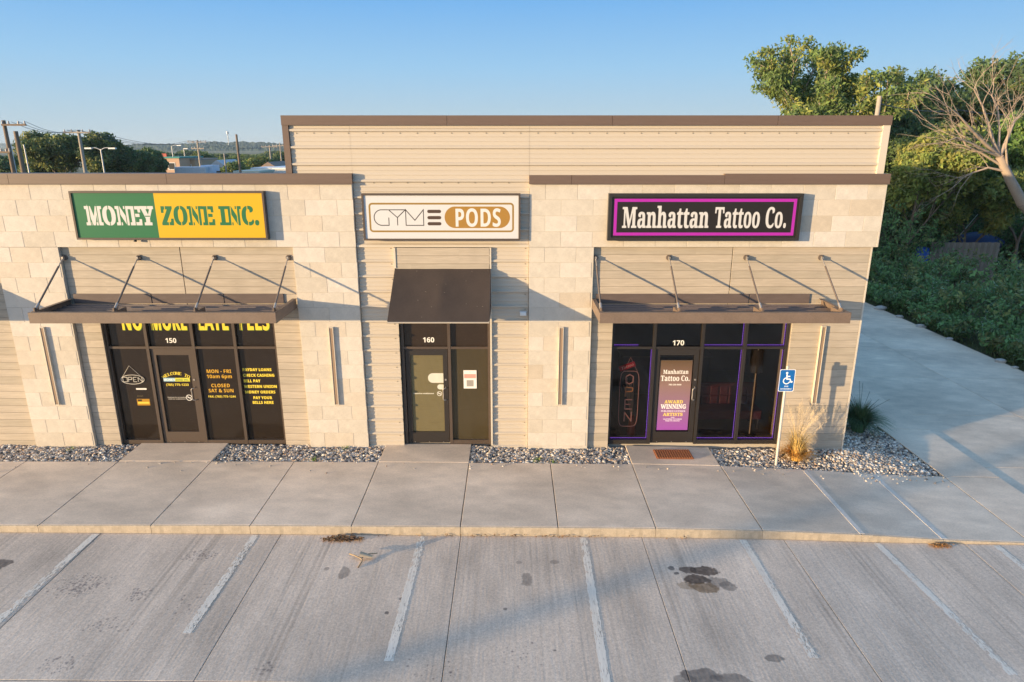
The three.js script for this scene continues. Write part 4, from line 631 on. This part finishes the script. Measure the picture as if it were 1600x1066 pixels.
function tree(name, label, base, o) {
  const q = R(o.seed), segs = [], tips = [];
  const grow = (p, d, len, rad, lv) => {
    const n = 3; let a = p.clone(), dir = d.clone(); for (let i = 0; i < n; i++) { dir.add(V((q() - .5) * o.wob, (q() - .5) * o.wob + o.up * .1, (q() - .5) * o.wob)).normalize(); const b = a.clone().addScaledVector(dir, len / n), r0 = rad * (1 - .3 * i / n), r1 = rad * (1 - .3 * (i + 1) / n); segs.push(tube(a, b, r0, r1, lv < 2 ? 7 : 4)); a = b; if (lv >= o.lv - 2 && i < n) tips.push(a.clone()); if (lv >= 1 && i === 1 && lv < o.lv && q() < .6) { const e = dir.clone().add(V((q() - .5) * 1.8, (q() - .3) * .9, (q() - .5) * 1.8)).normalize(); grow(a, e, len * .6, rad * .5, lv + 1); } }
    if (lv < o.lv) { const k = o.kids + (q() < .4 ? 1 : 0), ph = q() * 6.28; for (let i = 0; i < k; i++) { const an = ph + i / k * 6.283, t = o.spread * (.6 + q() * .7), e = dir.clone().add(V(Math.cos(an) * t, (q() - .35) * .35 + o.up * .2, Math.sin(an) * t)).normalize(); grow(a, e, len * (.66 + q() * .22), rad * .62, lv + 1); } } else tips.push(a.clone());
  };
  grow(V(0, -.5, 0), o.lean || V(0, 1, 0), o.h * .34, o.rad, 0);
  const g = thing(name, label, 'tree', o.group, base);
  // fit to the wanted height and half width
  let top = 0, wide = 0; tips.forEach(t => { top = Math.max(top, t.y); wide = Math.max(wide, Math.hypot(t.x, t.z)); }); const sy = o.h * .95 / top, sx = o.w ? o.w * .92 / wide : sy;
  const tg = mergeGeometries(segs); tg.scale(sx, sy, sx); mesh('trunk', tg, o.bark || bark, g);
  if (o.leaf) {
    const L = []; tips.forEach(t => { if (t.y * sy < (o.clear || 0) || q() > (o.keep || 1)) return; const tone = .75 + q() * .5, yel = q(); for (let k = 0; k < o.leaf; k++) { const r = o.clump * Math.pow(q(), .6), a = q() * 6.283, e = Math.acos(2 * q() - 1); const kk = tone * (.8 + q() * .4), c = yel < (o.yellow || 0) ? o.col2 : o.col; L.push([t.x * sx + r * Math.sin(e) * Math.cos(a), t.y * sy + r * Math.cos(e) * .75, t.z * sx + r * Math.sin(e) * Math.sin(a), o.size * (.6 + q() * .8), c[0] * kk, c[1] * kk, c[2] * kk]); } });
    mesh('crown', leaves(L, q), LM, g);
  }
  return g;
}
const gEl = -.5, GC = [.13, .20, .045], GY = [.28, .30, .06], GD = [.09, .155, .05];
tree('broadleaf_tree', 'tall open crowned tree rising behind the metal wall', V(17.0, gEl, -38), { seed: 17, h: 12.4, w: 6.6, rad: .26, lv: 5, kids: 2, spread: .66, up: .42, wob: .28, leaf: 46, keep: .85, clump: .48, size: .105, col: GC, col2: GY, yellow: .3, clear: 6.4, bark: barkPale });
tree('broadleaf_tree', 'dense dark green tree behind the bare tree', V(29, gEl, -46), { seed: 8, h: 12.4, w: 6.2, rad: .35, lv: 5, kids: 2, spread: .6, up: .4, wob: .3, leaf: 60, keep: .8, clump: .7, size: .13, col: GD, col2: GY, yellow: .16, clear: 1 });
tree('broadleaf_tree', 'dark round tree filling the gap beside the metal wall', V(23.2, gEl, -42), { seed: 12, h: 9.4, w: 4.6, rad: .3, lv: 5, kids: 2, spread: .62, up: .3, wob: .3, leaf: 60, keep: .8, clump: .7, size: .13, col: GD, col2: GC, yellow: .2, clear: .5 });
tree('broadleaf_tree', 'dark leafy tree behind the bright green tree', V(32.4, gEl, -44), { seed: 33, h: 9.2, w: 5.6, rad: .3, lv: 5, kids: 2, spread: .62, up: .3, wob: .3, leaf: 60, keep: .8, clump: .75, size: .14, col: GD, col2: GC, yellow: .2, clear: .5 });
tree('vine_tree', 'yellow green sunlit small tree close beside the building', V(19.3, gEl, -33), { seed: 5, h: 7.6, w: 3.0, rad: .14, lv: 5, kids: 2, spread: .55, up: .3, wob: .35, leaf: 40, keep: .75, clump: .45, size: .115, col: [.22, .29, .06], col2: [.33, .33, .07], yellow: .4, clear: .3 });
tree('vine_tree', 'yellow green low tree below the bare branches', V(23.3, gEl, -34), { seed: 15, h: 5.9, w: 2.9, rad: .12, lv: 5, kids: 2, spread: .6, up: .25, wob: .35, leaf: 40, keep: .75, clump: .45, size: .115, col: [.18, .25, .06], col2: [.29, .30, .06], yellow: .35, clear: .3 });
tree('vine_tree', 'bright green leafy tree right of the bare trunk', V(25.2, gEl, -33.4), { seed: 25, h: 8.4, w: 3.4, rad: .16, lv: 5, kids: 2, spread: .6, up: .35, wob: .35, leaf: 44, keep: .8, clump: .5, size: .12, col: [.15, .27, .05], col2: [.21, .31, .06], yellow: .4, clear: .3 });
tree('vine_tree', 'sunlit yellow green tree between the pole top and the bare tree', V(21.4, gEl, -35.5), { seed: 61, h: 7.9, w: 3.3, rad: .14, lv: 5, kids: 2, spread: .6, up: .3, wob: .35, leaf: 42, keep: .85, clump: .5, size: .115, col: [.20, .28, .06], col2: [.32, .33, .07], yellow: .4, clear: .3 });
tree('vine_tree', 'low dark tree under the yellow green tree', V(20.9, gEl, -37), { seed: 51, h: 5.2, w: 2.8, rad: .12, lv: 5, kids: 2, spread: .65, up: .2, wob: .35, leaf: 46, keep: .9, clump: .55, size: .12, col: GD, col2: GC, yellow: .3, clear: .2 });
tree('vine_tree', 'low dark tree behind the covered boat', V(26.8, gEl, -39.5), { seed: 52, h: 5.6, w: 3.4, rad: .12, lv: 5, kids: 2, spread: .65, up: .2, wob: .35, leaf: 46, keep: .9, clump: .6, size: .12, col: GD, col2: GC, yellow: .3, clear: .2 });
tree('vine_tree', 'low green tree beyond the end of the driveway', V(17.6, gEl, -41), { seed: 53, h: 5.0, w: 3.0, rad: .12, lv: 5, kids: 2, spread: .65, up: .2, wob: .35, leaf: 46, keep: .9, clump: .6, size: .12, col: GC, col2: GY, yellow: .2, clear: .2 });
// bare tree: forked leaning trunk with fanning dead limbs
{
  const q = R(41), g = thing('bare_tree', 'leaning dead tree with pale bare forking branches', 'tree', null, V(25.1, gEl, -30)), br = [], tw = [];
  const P = (px, py, d) => at(px, py, d).sub(g.position);
  const limb = (pts, r0, r1, arr) => { for (let i = 1; i < pts.length; i++) { const n = pts.length - 1; arr.push(tube(pts[i - 1], pts[i], r0 + (r1 - r0) * (i - 1) / n, r0 + (r1 - r0) * i / n, 7)); } };
  limb([V(0, -.3, 0), V(-.35, 2.2, 0), P(1598, 318, 30), P(1578, 280, 30), P(1562, 245, 30)], .29, .16, br);
  const twig = (a, d, len, r, lv) => { let p = a.clone(), dir = d.clone(); const pts = [p.clone()]; for (let i = 0; i < 4; i++) { dir.add(V((q() - .5) * .5, (q() - .5) * .45, (q() - .5) * .5)).normalize(); p = p.clone().addScaledVector(dir, len / 4); pts.push(p); if (lv < 3 && q() < .62) twig(p, dir.clone().add(V((q() - .5) * 1.7, (q() - .4) * 1.4, (q() - .5) * 1.7)).normalize(), len * .55, r * .55, lv + 1); } limb(pts, r, r * .35, tw); };
  const mains = [[[1562, 245], [1540, 225], [1520, 205], [1500, 182], [1484, 168]], [[1562, 245], [1552, 222], [1545, 195], [1535, 165], [1522, 140]], [[1562, 245], [1575, 215], [1585, 190], [1602, 170]], [[1562, 245], [1545, 238], [1520, 225], [1495, 215], [1478, 222]], [[1570, 262], [1535, 240], [1510, 228], [1490, 195]], [[1560, 240], [1562, 205], [1560, 175], [1550, 150]], [[1575, 275], [1572, 230], [1578, 200]], [[1572, 268], [1545, 262], [1520, 270], [1505, 278]]];
  mains.forEach((m, i) => { const dd = (i % 3 - 1) * .5; const pts = m.map(([x, y], k) => P(x, y, 30 + dd * k * .5)); limb(pts, i < 3 ? .095 : .06, .018, br); for (let k = 1; k < pts.length; k++) for (let s = 0; s < 2; s++) { const d = pts[k].clone().sub(pts[k - 1]).normalize().add(V((q() - .5) * 1.3, (q() - .35) * 1.2, (q() - .5) * 1.3)).normalize(); twig(pts[k], d, 1.0 + q() * 1.0, .016, 1); } });
  mesh('trunk', mergeGeometries(br), barkPale, g); mesh('twigs', mergeGeometries(tw), barkPale, g);
}
// shrubs along the far edge of the driveway
{
  const q = R(61), spots = [];
  for (let k = 0; k < 34; k++) { const row = k % 3; spots.push([16.5 + row * 1.9 + q() * 1.3, -13.5 - Math.floor(k / 3) * 2.1 - q() * 1.2, 1.05 + row * .18 + q() * .45]); }
  for (let k = 0; k < 16; k++) spots.push([22.5 + (k % 4) * 2 + q() * 1.2, -16 - Math.floor(k / 4) * 3.6 - q() * 2, 1.1 + q() * .6]);
  for (let k = 0; k < 20; k++) spots.push([15.95 + q() * .5, -12.8 - k * 1.25 - q() * .5, .45 + q() * .35]);
  for (const e of [[17.4, -34.5], [18.6, -33.2], [19.6, -35], [20.6, -34.2], [18.2, -36.8], [21.6, -37.4], [23.2, -38.2], [25.0, -38.4], [27.2, -36.6], [28.6, -35.4], [30.2, -34], [22.4, -39.6]]) spots.push([e[0], e[1], 2.7 + q() * .7]);
  spots.push([17.2, -38, 2.6], [18.8, -36.5, 3], [20.4, -38, 3.2], [25.6, -36, 3], [27.5, -35, 3], [29, -33, 2.8], [30.5, -31, 2.6], [31, -28, 2.6], [26.8, -38.5, 3.4], [33, -34, 3], [31.5, -25, 2.4], [29.5, -37, 3.2]);
  const kind = (x, h) => h < .9 ? ['low leafy weed clump at the very edge of the driveway', 'weed clumps at the driveway edge'] : h > 2.2 ? ['tall dark shrub standing behind the verge thicket near the fence', 'tall shrubs near the fence'] : x < 18 ? ['knee to chest high shrub in the first row beyond the driveway edge', 'first row of verge shrubs'] : ['green shrub in the thicket behind the first row of shrubs', 'verge thicket shrubs'];
  spots.forEach(([x, z, h], k) => {
    const g = thing('verge_shrub', kind(x, h)[0], 'shrub', kind(x, h)[1], V(x, gEl - .05, z)), L = [], st = [], n = h > 2.5 ? 56 : 26, wide = h > 2.5 ? 1.55 : 1;
    for (let s = 0; s < n; s++) {
      const a = q() * 6.283, o = (.25 + Math.sqrt(q()) * 1.05) * Math.min(1, .35 + h * .4) * wide, hh = h * (.55 + q() * .75), tip = V(Math.cos(a) * o, hh, Math.sin(a) * o), mid = V(tip.x * .4, hh * .7, tip.z * .4); st.push(tube(V(tip.x * .1, 0, tip.z * .1), mid, .014, .010, 3), tube(mid, tip, .010, .004, 3)); const tone = .6 + q() * .75, yl = q() < .2;
      for (let l = 0; l < 64; l++) { const t = .15 + .85 * q(), p = t < .6 ? V(0, 0, 0).lerp(mid, t / .6) : mid.clone().lerp(tip, (t - .6) / .4), kk = tone * (.75 + q() * .5); L.push([p.x + (q() - .5) * .42, p.y + (q() - .5) * .3, p.z + (q() - .5) * .42, .085 * (.6 + q() * .9), (yl ? .22 : .13) * kk, .26 * kk, .085 * kk]); }
    }
    mesh('stem', mergeGeometries(st), bark, g); mesh('foliage', leaves(L, q), LM, g);
  });
  const v = sheet(15.58, 70, -70, 30, (x) => gEl + .01 - Math.max(0, (15.7 - x)) * 2, .2, 8, 6, .02); struct(mesh('verge', v, M(.075, .085, .04, 1)), 'weedy earth verge beyond the driveway');
  const gr = [], qq = R(19); const im = blades(1, .16, .1, .008, qq, .5, () => [1, 1, 1]); const N = 5200, ins = new THREE.InstancedMesh(im, new THREE.MeshStandardMaterial({ roughness: .8, side: THREE.DoubleSide }), N), ob = new THREE.Object3D();
  for (let k = 0; k < N; k++) { ob.position.set(15.6 + Math.pow(qq(), 2) * 2.4, gEl, -44 + qq() * 40); ob.rotation.set(0, qq() * 6.28, 0); ob.scale.setScalar(.7 + qq() * 1.2); ob.updateMatrix(); ins.setMatrixAt(k, ob.matrix); const t = .6 + qq() * .6; ins.setColorAt(k, lin(.06 * t, .10 * t, .03 * t)); }
  ins.name = 'verge_grass'; ins.userData = { kind: 'stuff', label: 'low green ground cover at the driveway edge', category: 'grass' }; scene.add(ins);
  // lumps of broken concrete along the edge
  const rq = R(71); [[15.5, -27.4, .2], [15.52, -26.0, .13], [15.5, -24.5, .15], [15.52, -22.8, .1], [15.5, -20.2, .14], [15.53, -19.6, .09]].forEach(([x, z, s]) => { const g = new THREE.IcosahedronGeometry(s, 1), p = g.attributes.position, mm = {}; for (let i = 0; i < p.count; i++) { const k = [p.getX(i), p.getY(i), p.getZ(i)].map(e => e.toFixed(3)).join(), f = mm[k] ||= .75 + rq() * .4; p.setXYZ(i, p.getX(i) * f * 1.3, p.getY(i) * f * .55, p.getZ(i) * f); } g.computeVertexNormals(); tag(mesh('concrete_rubble', g, M(.5, .48, .45, .95, { map: speckle })), 'pale lump of broken concrete at the driveway edge', 'rubble', 'rubble along the driveway edge').position.set(x, gEl + s * .22, z); });
}
{ // board fence, covered boat and barrel behind the shrubs
  const f = thing('board_fence', 'weathered grey board fence behind the shrubs', 'fence', null, V(22.6, gEl, -33.2)); const q = R(2); const fm = [M(.26, .22, .18, .9, { map: grain }), M(.31, .27, .23, .9, { map: grain })];
  for (let k = 0; k < 22; k++) mesh('board', slab(.145, 2.0 + q() * .05, .02, .004).translate(-1.7 + k * .155, 1.0, 0), fm[k % 2], f);
  mesh('rail', mergeGeometries([span(-1.8, 1.7, .4, .5, -.08, -.025), span(-1.8, 1.7, 1.6, 1.7, -.08, -.025)]), fm[0], f);
  const b = thing('covered_boat', 'dark blue tarpaulin stretched over a boat behind the fence', 'boat', null, V(24.4, gEl, -35.2)); const g = new THREE.SphereGeometry(1, 26, 14), p = g.attributes.position; for (let i = 0; i < p.count; i++) { let x = p.getX(i), y = p.getY(i), z = p.getZ(i); const w = 1 - Math.pow(Math.abs(x), 2.2) * .55; p.setXYZ(i, x * 1.5, 1.7 + Math.max(-.5, y * .55 * w) + (vn(x * 5 + 9, z * 5) - .5) * .12, z * .9 * w); } g.computeVertexNormals(); mesh('tarpaulin', g, M(.02, .05, .16, .55), b);
  mesh('trailer_frame', mergeGeometries([span(-1.6, 1.6, .6, .7, -.4, -.3), span(-1.6, 1.6, .6, .7, .3, .4), span(-.05, .05, .3, 1.3, -.3, .3)]), mat.bronzeDark, b); for (const s of [-1, 1]) { const w = new THREE.CylinderGeometry(.33, .33, .2, 20); w.rotateX(Math.PI / 2); w.translate(.2, .33, s * .7); mesh('wheel', w, mat.black, b); }
  mesh('mast_stay', tube(V(-1.0, 2.0, 0), V(-.2, 3.2, 0), .02), mat.white, b);
  const d = thing('plastic_barrel', 'bright blue plastic barrel beside the board fence', 'barrel', null, V(20.55, gEl, -33.4)); mesh('body', new THREE.LatheGeometry([[0, 0], [.28, 0], [.3, .06], [.32, .3], [.32, .6], [.3, .86], [.26, .92], [0, .93]].map(e => new THREE.Vector2(e[0], e[1] * 1.9)), 20), M(.02, .10, .45, .4), d);
}
// ---------------------------------------------------------------- poles and wires
const wood = M(.24, .18, .135, .95, { map: grain }), woodPale = M(.42, .37, .32, .9, { map: grain }), galv = M(.45, .45, .45, .5, { metalness: .4 });
function utilityPole(label, px, py, d, r, arms, m = wood, name = 'utility_pole') {
  const t = at(px, py, d), g = thing(name, label, 'utility pole', null, V(t.x, -.75, t.z)); const h = t.y + .75; mesh('shaft', tube(V(0, 0, 0), V(0, h, 0), r * 1.25, r * .85, 9), m, g);
  for (const [dy, w, off] of arms) { mesh('crossarm', span(-w / 2 + off, w / 2 + off, h - dy - .07, h - dy + .07, r, r + .12), m, g); mesh('insulator', mergeGeometries([-.46, -.2, .2, .46].map(e => new THREE.CylinderGeometry(.05, .07, .22, 8).translate(e * w + off, h - dy + .18, r + .06))), M(.35, .33, .32, .4), g); }
  return V(t.x, t.y, t.z);
}
const p1 = utilityPole('wooden utility pole with a one sided crossarm beside a plain pole', 5, 188, 55, .16, [[.35, 1.9, .9], [2.4, 1.0, -.3]]);
utilityPole('plain brown wooden pole without crossarm beside the first power pole', 24, 205, 54, .18, []);
const p3 = utilityPole('pale wooden utility pole with a crossarm in front of the big tree', 122, 203, 70, .17, [[.25, 2.7, 0]], woodPale);
const p4 = utilityPole('wooden utility pole with two crossarms above the blue trailer', 308, 219, 112, .17, [[.3, 3.0, 0], [1.3, 2.0, 0]], woodPale);
utilityPole('dark plain pole behind the low roof between the trailer and white roof', 369, 210, 88, .15, []);
const p6 = utilityPole('far pale utility pole with crossarm above the white roof', 421, 227, 135, .16, [[.3, 3.2, 0]], woodPale);
utilityPole('far thin utility pole with crossarm beside the metal wall', 437, 223, 140, .13, [[.6, 3, 0]], woodPale);
utilityPole('thin wooden pole right of the parked trailer', 350, 240, 100, .11, [], woodPale);
utilityPole('slim grey pole left of the big tree', 37, 226, 75, .08, [], galv, 'metal_pole');
utilityPole('white painted pole behind the first power pole', 14, 226, 58, .16, [], mat.white, 'metal_pole');
utilityPole('wooden pole top showing above the metal wall corner', 1375, 150, 29.5, .11, [], woodPale);
{ // the pole on the sunward side whose soft shadow crosses the lot
  const g = thing('utility_pole', 'wooden pole standing across the parking lot towards the sun', 'utility pole', null, V(-42.3, -.13, 13.9)); mesh('shaft', tube(V(0, 0, 0), V(0, 8.5, 0), .2, .15, 12), wood, g);
}
function wire(label, a, b, sag, r) { const m = a.clone().lerp(b, .5); m.y -= sag; tag(mesh('power_line', pipe([a, a.clone().lerp(m, .5).add(V(0, -sag * .25, 0)), m, b.clone().lerp(m, .5).add(V(0, -sag * .25, 0)), b], r, 24, 4), M(.12, .12, .13, .7)), label, 'power line', 'overhead power lines'); }
for (const o of [.6, 1.2, 1.75]) wire('thin power line between the first pole and the crossarm pole by the tree', V(p1.x + o, p1.y - .12, p1.z), V(p3.x - 1.2 + o * .8, p3.y, p3.z), .5, .018);
for (const o of [-1.1, 0, 1.1]) wire('thin power line between the tree pole and the pole above the trailer', V(p3.x + o, p3.y, p3.z), V(p4.x + o, p4.y - .05, p4.z), 1.0, .02);
for (const o of [-1.2, 1.2]) wire('thin power line running on from the pole above the trailer', V(p4.x + o, p4.y - .05, p4.z), V(p6.x + o, p6.y - .2, p6.z), .8, .02);
{ const a = at(1377, 163, 29.5), b = at(1500, 172, 34), c = at(1620, 178, 38); wire('thin power line from the pole top toward the bare tree', a, b, .15, .018); wire('thin power line passing behind the bare tree', b, c, .12, .018); const e = at(1448, 228, 37), f = at(1520, 231, 37.5); wire('lower service line in front of the dark trees', e, f, .08, .015); }
function streetLight(label, px, py, d, r, heads) { const t = at(px, py, d), g = thing('street_light', label, 'street light', 'far street lights', V(t.x, -.75, t.z)), h = t.y + .75; mesh('pole', tube(V(0, 0, 0), V(0, h, 0), r, r * .7, 8), galv, g); for (const s of heads) { mesh('arm', pipe([V(0, h - .1, 0), V(s * .5, h + .12, 0), V(s * 1.1, h + .1, 0)], .05, 8, 5), galv, g); mesh('lamp_head', new THREE.BoxGeometry(.75, .16, .34).translate(s * 1.3, h + .08, 0), mat.white, g); } }
streetLight('double headed parking light in front of the dark trees', 157, 233, 76, .10, [-1, 1]);
streetLight('single arm street light left of the blue trailer', 268, 228, 120, .11, [1]);
streetLight('short street light with small lamp behind the trailer', 287, 233, 130, .10, [.3]);
// ---------------------------------------------------------------- town behind, left
const townTree = (label, px, py, d, w, seed, col = GD, yellow = .12) => { const t = at(px, py, d); tree('town_tree', label, V(t.x, -.75, t.z), { seed, h: t.y + .75, w, rad: .25, lv: 4, kids: 3, spread: .62, up: .3, wob: .3, leaf: 30, keep: .85, clump: .8, size: .2, col, col2: [.24, .25, .06], yellow, clear: .6, group: 'trees in the town' }); };
townTree('big rounded tree behind the crossarm pole', 92, 204, 82, 4.6, 101, [.10, .15, .045], .3); townTree('broad dark tree beside the double light', 142, 206, 84, 3.9, 102, [.09, .14, .04], .25); townTree('lower dark tree right of the double light', 188, 227, 86, 3.6, 103); townTree('dark low tree left of the shop cluster', 222, 232, 92, 3.0, 104); townTree('small tree between the first poles and the big tree', 57, 240, 84, 2.5, 105, GD, .3);
townTree('dark round tree behind the pole above the trailer', 312, 237, 140, 3.6, 106); townTree('green tree between the plain poles', 398, 245, 118, 3.6, 107, GC, .4); townTree('low tree right of the trailer', 362, 254, 104, 2.4, 108, GC, .3); townTree('dark tree against the metal wall edge', 441, 238, 150, 3.6, 109); townTree('far tree left of the shop cluster', 243, 236, 170, 4.6, 110, GC, .2);
townTree('far green tree below the hillside letters', 380, 243, 260, 6.0, 112, GC, .1); townTree('far green tree left of the hillside letters', 352, 247, 250, 5.0, 113, GC, .1); townTree('small dark tree at the edge of view by the first poles', 4, 243, 95, 3, 114);
{ const q = R(88); for (let k = 0; k < 16; k++) { const px = 236 + k * 14 + q() * 8, d = 260 + q() * 240, t = at(px, 240 + q() * 7 - (d > 380 ? 3 : 0), d); tree('far_tree', 'far green tree in the belt before the hill', V(t.x, -.75, t.z), { seed: 200 + k, h: t.y + .75, w: 6 + q() * 5, rad: .3, lv: 4, kids: 2, spread: .7, up: .2, wob: .3, leaf: 34, clump: 1.5, size: .5, col: GD, col2: GY, yellow: .12, clear: .2, group: 'tree belt before the hill' }); } }
function townHouse(name, label, px0, px1, pyTop, d, dep, wallC, roofC, gable) {
  const a = at(px0, pyTop, d), b = at(px1, pyTop, d), w = b.x - a.x, h = a.y + .75, g = thing(name, label, 'building', null, V((a.x + b.x) / 2, -.75, -d - dep / 2)); const eh = gable ? h * .72 : h - .25;
  mesh('wall', span(-w / 2, w / 2, 0, eh, -dep / 2, dep / 2), M(...wallC, .9), g);
  if (gable) { const s = new THREE.Shape([new THREE.Vector2(-w / 2 - .3, eh), new THREE.Vector2(w / 2 + .3, eh), new THREE.Vector2(0, h)]); mesh('roof', new THREE.ExtrudeGeometry(s, { depth: dep + .6, bevelEnabled: false }).translate(0, .001, -dep / 2 - .3), M(...roofC, .9), g); } else mesh('roof', mergeGeometries([span(-w / 2 - .15, w / 2 + .15, eh + .001, h, -dep / 2 - .15, dep / 2 + .15)]), M(...roofC, .9), g);
  const n = Math.max(1, Math.floor(w / 3)); for (let k = 0; k < n; k++) { const x = -w / 2 + (k + .5) * w / n, wy = Math.max(.5, eh - 1.9); const f = mesh('window', span(x - .6, x + .6, wy, Math.min(eh - .3, wy + 1.2), dep / 2 + .002, dep / 2 + .05), mat.white, g); mesh('pane', span(x - .5, x + .5, wy + .1, Math.min(eh - .4, wy + 1.1), dep / 2 + .051, dep / 2 + .06), mat.black, f); }
  mesh('door', span(w * .3, w * .3 + .9, .02, Math.min(2, eh - .2), dep / 2 + .002, dep / 2 + .04), M(.2, .12, .08, .7), g); return g;
}
townHouse('far_shop', 'far peach walled shop with teal roof edge', 254, 279, 245, 118, 9, [.55, .36, .24], [.08, .28, .25]);
townHouse('far_shop', 'far peach walled shop left of the trailer', 281, 304, 248, 122, 9, [.55, .36, .22], [.35, .28, .22]);
townHouse('far_shop', 'white flat roofed store next to the metal wall', 393, 452, 262, 105, 14, [.7, .68, .64], [.8, .79, .77]);
townHouse('far_shop', 'pale green flat roofed shed beside the white store', 366, 404, 267, 98, 6, [.5, .52, .42], [.55, .57, .47]);
townHouse('far_house', 'far brown roofed house behind the white store', 402, 436, 253, 112, 8, [.5, .38, .28], [.24, .17, .13], true);
townHouse('far_house', 'far pale gabled house behind the thin pole', 326, 352, 250, 125, 8, [.7, .7, .68], [.5, .5, .5], true);
townHouse('far_shop', 'far beige shop left of the big tree', 36, 52, 253, 130, 8, [.5, .42, .33], [.42, .3, .24]);
townHouse('far_shop', 'far blue grey shed at the edge of view', -20, 14, 256, 110, 8, [.30, .38, .42], [.4, .44, .46]);
{ // red topped pylon sign
  const t = at(253, 240, 140), g = thing('pylon_sign', 'far pylon sign with red and white panels', 'sign', null, V(t.x, -.75, t.z)), h = t.y + .75; mesh('post', mergeGeometries([tube(V(-.7, 0, 0), V(-.7, h - 2.4, 0), .12), tube(V(.7, 0, 0), V(.7, h - 2.4, 0), .12)]), galv, g); mesh('panel', span(-1.1, 1.1, h - 2.4, h - 1.25, -.15, .15), mat.white, g); mesh('panel', span(-.9, .9, h - 1.22, h, -.15, .15), M(.5, .10, .06, .6), g);
}
{ // parked semi trailer, pale blue in the shade of its side
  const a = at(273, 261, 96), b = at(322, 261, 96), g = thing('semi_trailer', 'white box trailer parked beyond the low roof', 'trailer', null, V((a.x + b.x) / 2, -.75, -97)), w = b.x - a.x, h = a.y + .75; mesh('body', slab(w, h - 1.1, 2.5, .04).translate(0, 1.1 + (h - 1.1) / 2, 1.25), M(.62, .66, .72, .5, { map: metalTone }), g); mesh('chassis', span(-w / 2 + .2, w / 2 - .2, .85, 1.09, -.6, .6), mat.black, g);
  for (const x of [-w / 2 + .7, -w / 2 + 1.8]) for (const z of [-1, 1]) { const c = new THREE.CylinderGeometry(.5, .5, .3, 18); c.rotateX(Math.PI / 2); c.translate(x, .5, z); mesh('wheel', c, mat.black, g); }
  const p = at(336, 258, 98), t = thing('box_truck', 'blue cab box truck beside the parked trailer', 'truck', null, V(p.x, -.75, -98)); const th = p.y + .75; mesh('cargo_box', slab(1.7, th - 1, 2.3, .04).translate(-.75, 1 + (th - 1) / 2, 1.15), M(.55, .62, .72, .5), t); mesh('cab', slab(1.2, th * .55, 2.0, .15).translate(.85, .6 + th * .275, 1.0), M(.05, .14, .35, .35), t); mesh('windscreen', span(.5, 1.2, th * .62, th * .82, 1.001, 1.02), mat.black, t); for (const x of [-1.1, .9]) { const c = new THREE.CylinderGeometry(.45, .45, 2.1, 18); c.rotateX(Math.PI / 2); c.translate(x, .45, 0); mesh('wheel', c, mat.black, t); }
}
{ // hills with wooded skin
  const ridge = (name, label, d, pts, depth, col, seed) => {
    const nx = 260, nz = 10, p = [], c = [], idx = []; const q = R(seed), x0 = pts[0][0], x1 = pts[pts.length - 1][0];
    for (let j = 0; j <= nz; j++) for (let i = 0; i <= nx; i++) { const px = x0 + (x1 - x0) * i / nx, top = at(px, interp(pts, px), d), t = j / nz, x = top.x * (1 + t * depth / d), y = -.8 + (top.y + .8) * Math.sin(Math.min(1, t * 1.15 + .0) * Math.PI / 2) + (t > .05 ? (fbm(x * .02 + seed, t * 8 + seed, 3) - .5) * d * .008 + (q() - .5) * d * .0022 : 0); p.push(x, y, -d + depth * .5 - t * depth); const k = .7 + fbm(x * .03, t * 9 + 5, 3) * .6 + (q() - .5) * .3; c.push(col[0] * k, col[1] * k, col[2] * k); }
    for (let j = 0; j < nz; j++) for (let i = 0; i < nx; i++) { const a = j * (nx + 1) + i; idx.push(a, a + 1, a + nx + 1, a + 1, a + nx + 2, a + nx + 1); }
    let g = new THREE.BufferGeometry(); g.setAttribute('position', new THREE.Float32BufferAttribute(p, 3)); g.setAttribute('color', new THREE.Float32BufferAttribute(c, 3)); g.setIndex(idx); g = g.toNonIndexed(); g.computeVertexNormals();
    struct(mesh(name, g, new THREE.MeshStandardMaterial({ vertexColors: true, roughness: 1, side: THREE.DoubleSide })), label);
  };
  ridge('hill', 'far blue wooded ridge on the horizon', 3600, [[-700, 226], [-100, 224], [20, 221], [60, 224], [120, 227], [250, 230], [330, 229], [900, 226], [1500, 224], [2300, 226]], 700, [.045, .07, .03], 3);
  ridge('wooded_hill', 'wooded hill with white letters behind the town', 1500, [[60, 236], [180, 231], [240, 228.5], [300, 226.5], [360, 224], [400, 223], [450, 223], [560, 226], [700, 232]], 420, [.035, .055, .022], 6);
  const hl = thing('hillside_letters', 'white letters laid out on the wooded hillside', 'letters', null, at(388, 236, 1395)); const m = mat.white; const S = 6;
  for (const pts of [[[-2.2, -1.2], [-1.6, 1.2]], [[-1.6, 1.2], [.2, -1]], [[-.6, 1.1], [1.6, -1.1]], [[.4, .9], [2.2, -.9]]]) mesh('letter_stroke', tube(V(pts[0][0] * S, pts[0][1] * S, 0), V(pts[1][0] * S, pts[1][1] * S, 0), 1.1, 1.1, 5), m, hl);
  const tt = at(355, 206, 1500), tw = thing('radio_tower', 'thin radio tower on the wooded hill', 'tower', null, V(tt.x, at(355, 228, 1500).y - 6, -1500)); const th = tt.y - tw.position.y; mesh('mast', tube(V(0, 0, 0), V(0, th, 0), .9, .7, 6), galv, tw); mesh('antenna_drum', new THREE.CylinderGeometry(2.6, 2.6, 5, 10).translate(0, th - 2, 0), galv, tw);
}
// ---------------------------------------------------------------- render
const renderer = new THREE.WebGLRenderer({ antialias: true });
renderer.setSize(W, Hpx); renderer.toneMapping = THREE.LinearToneMapping; renderer.toneMappingExposure = EXPO; renderer.shadowMap.enabled = true;
renderer.render(scene, camera);
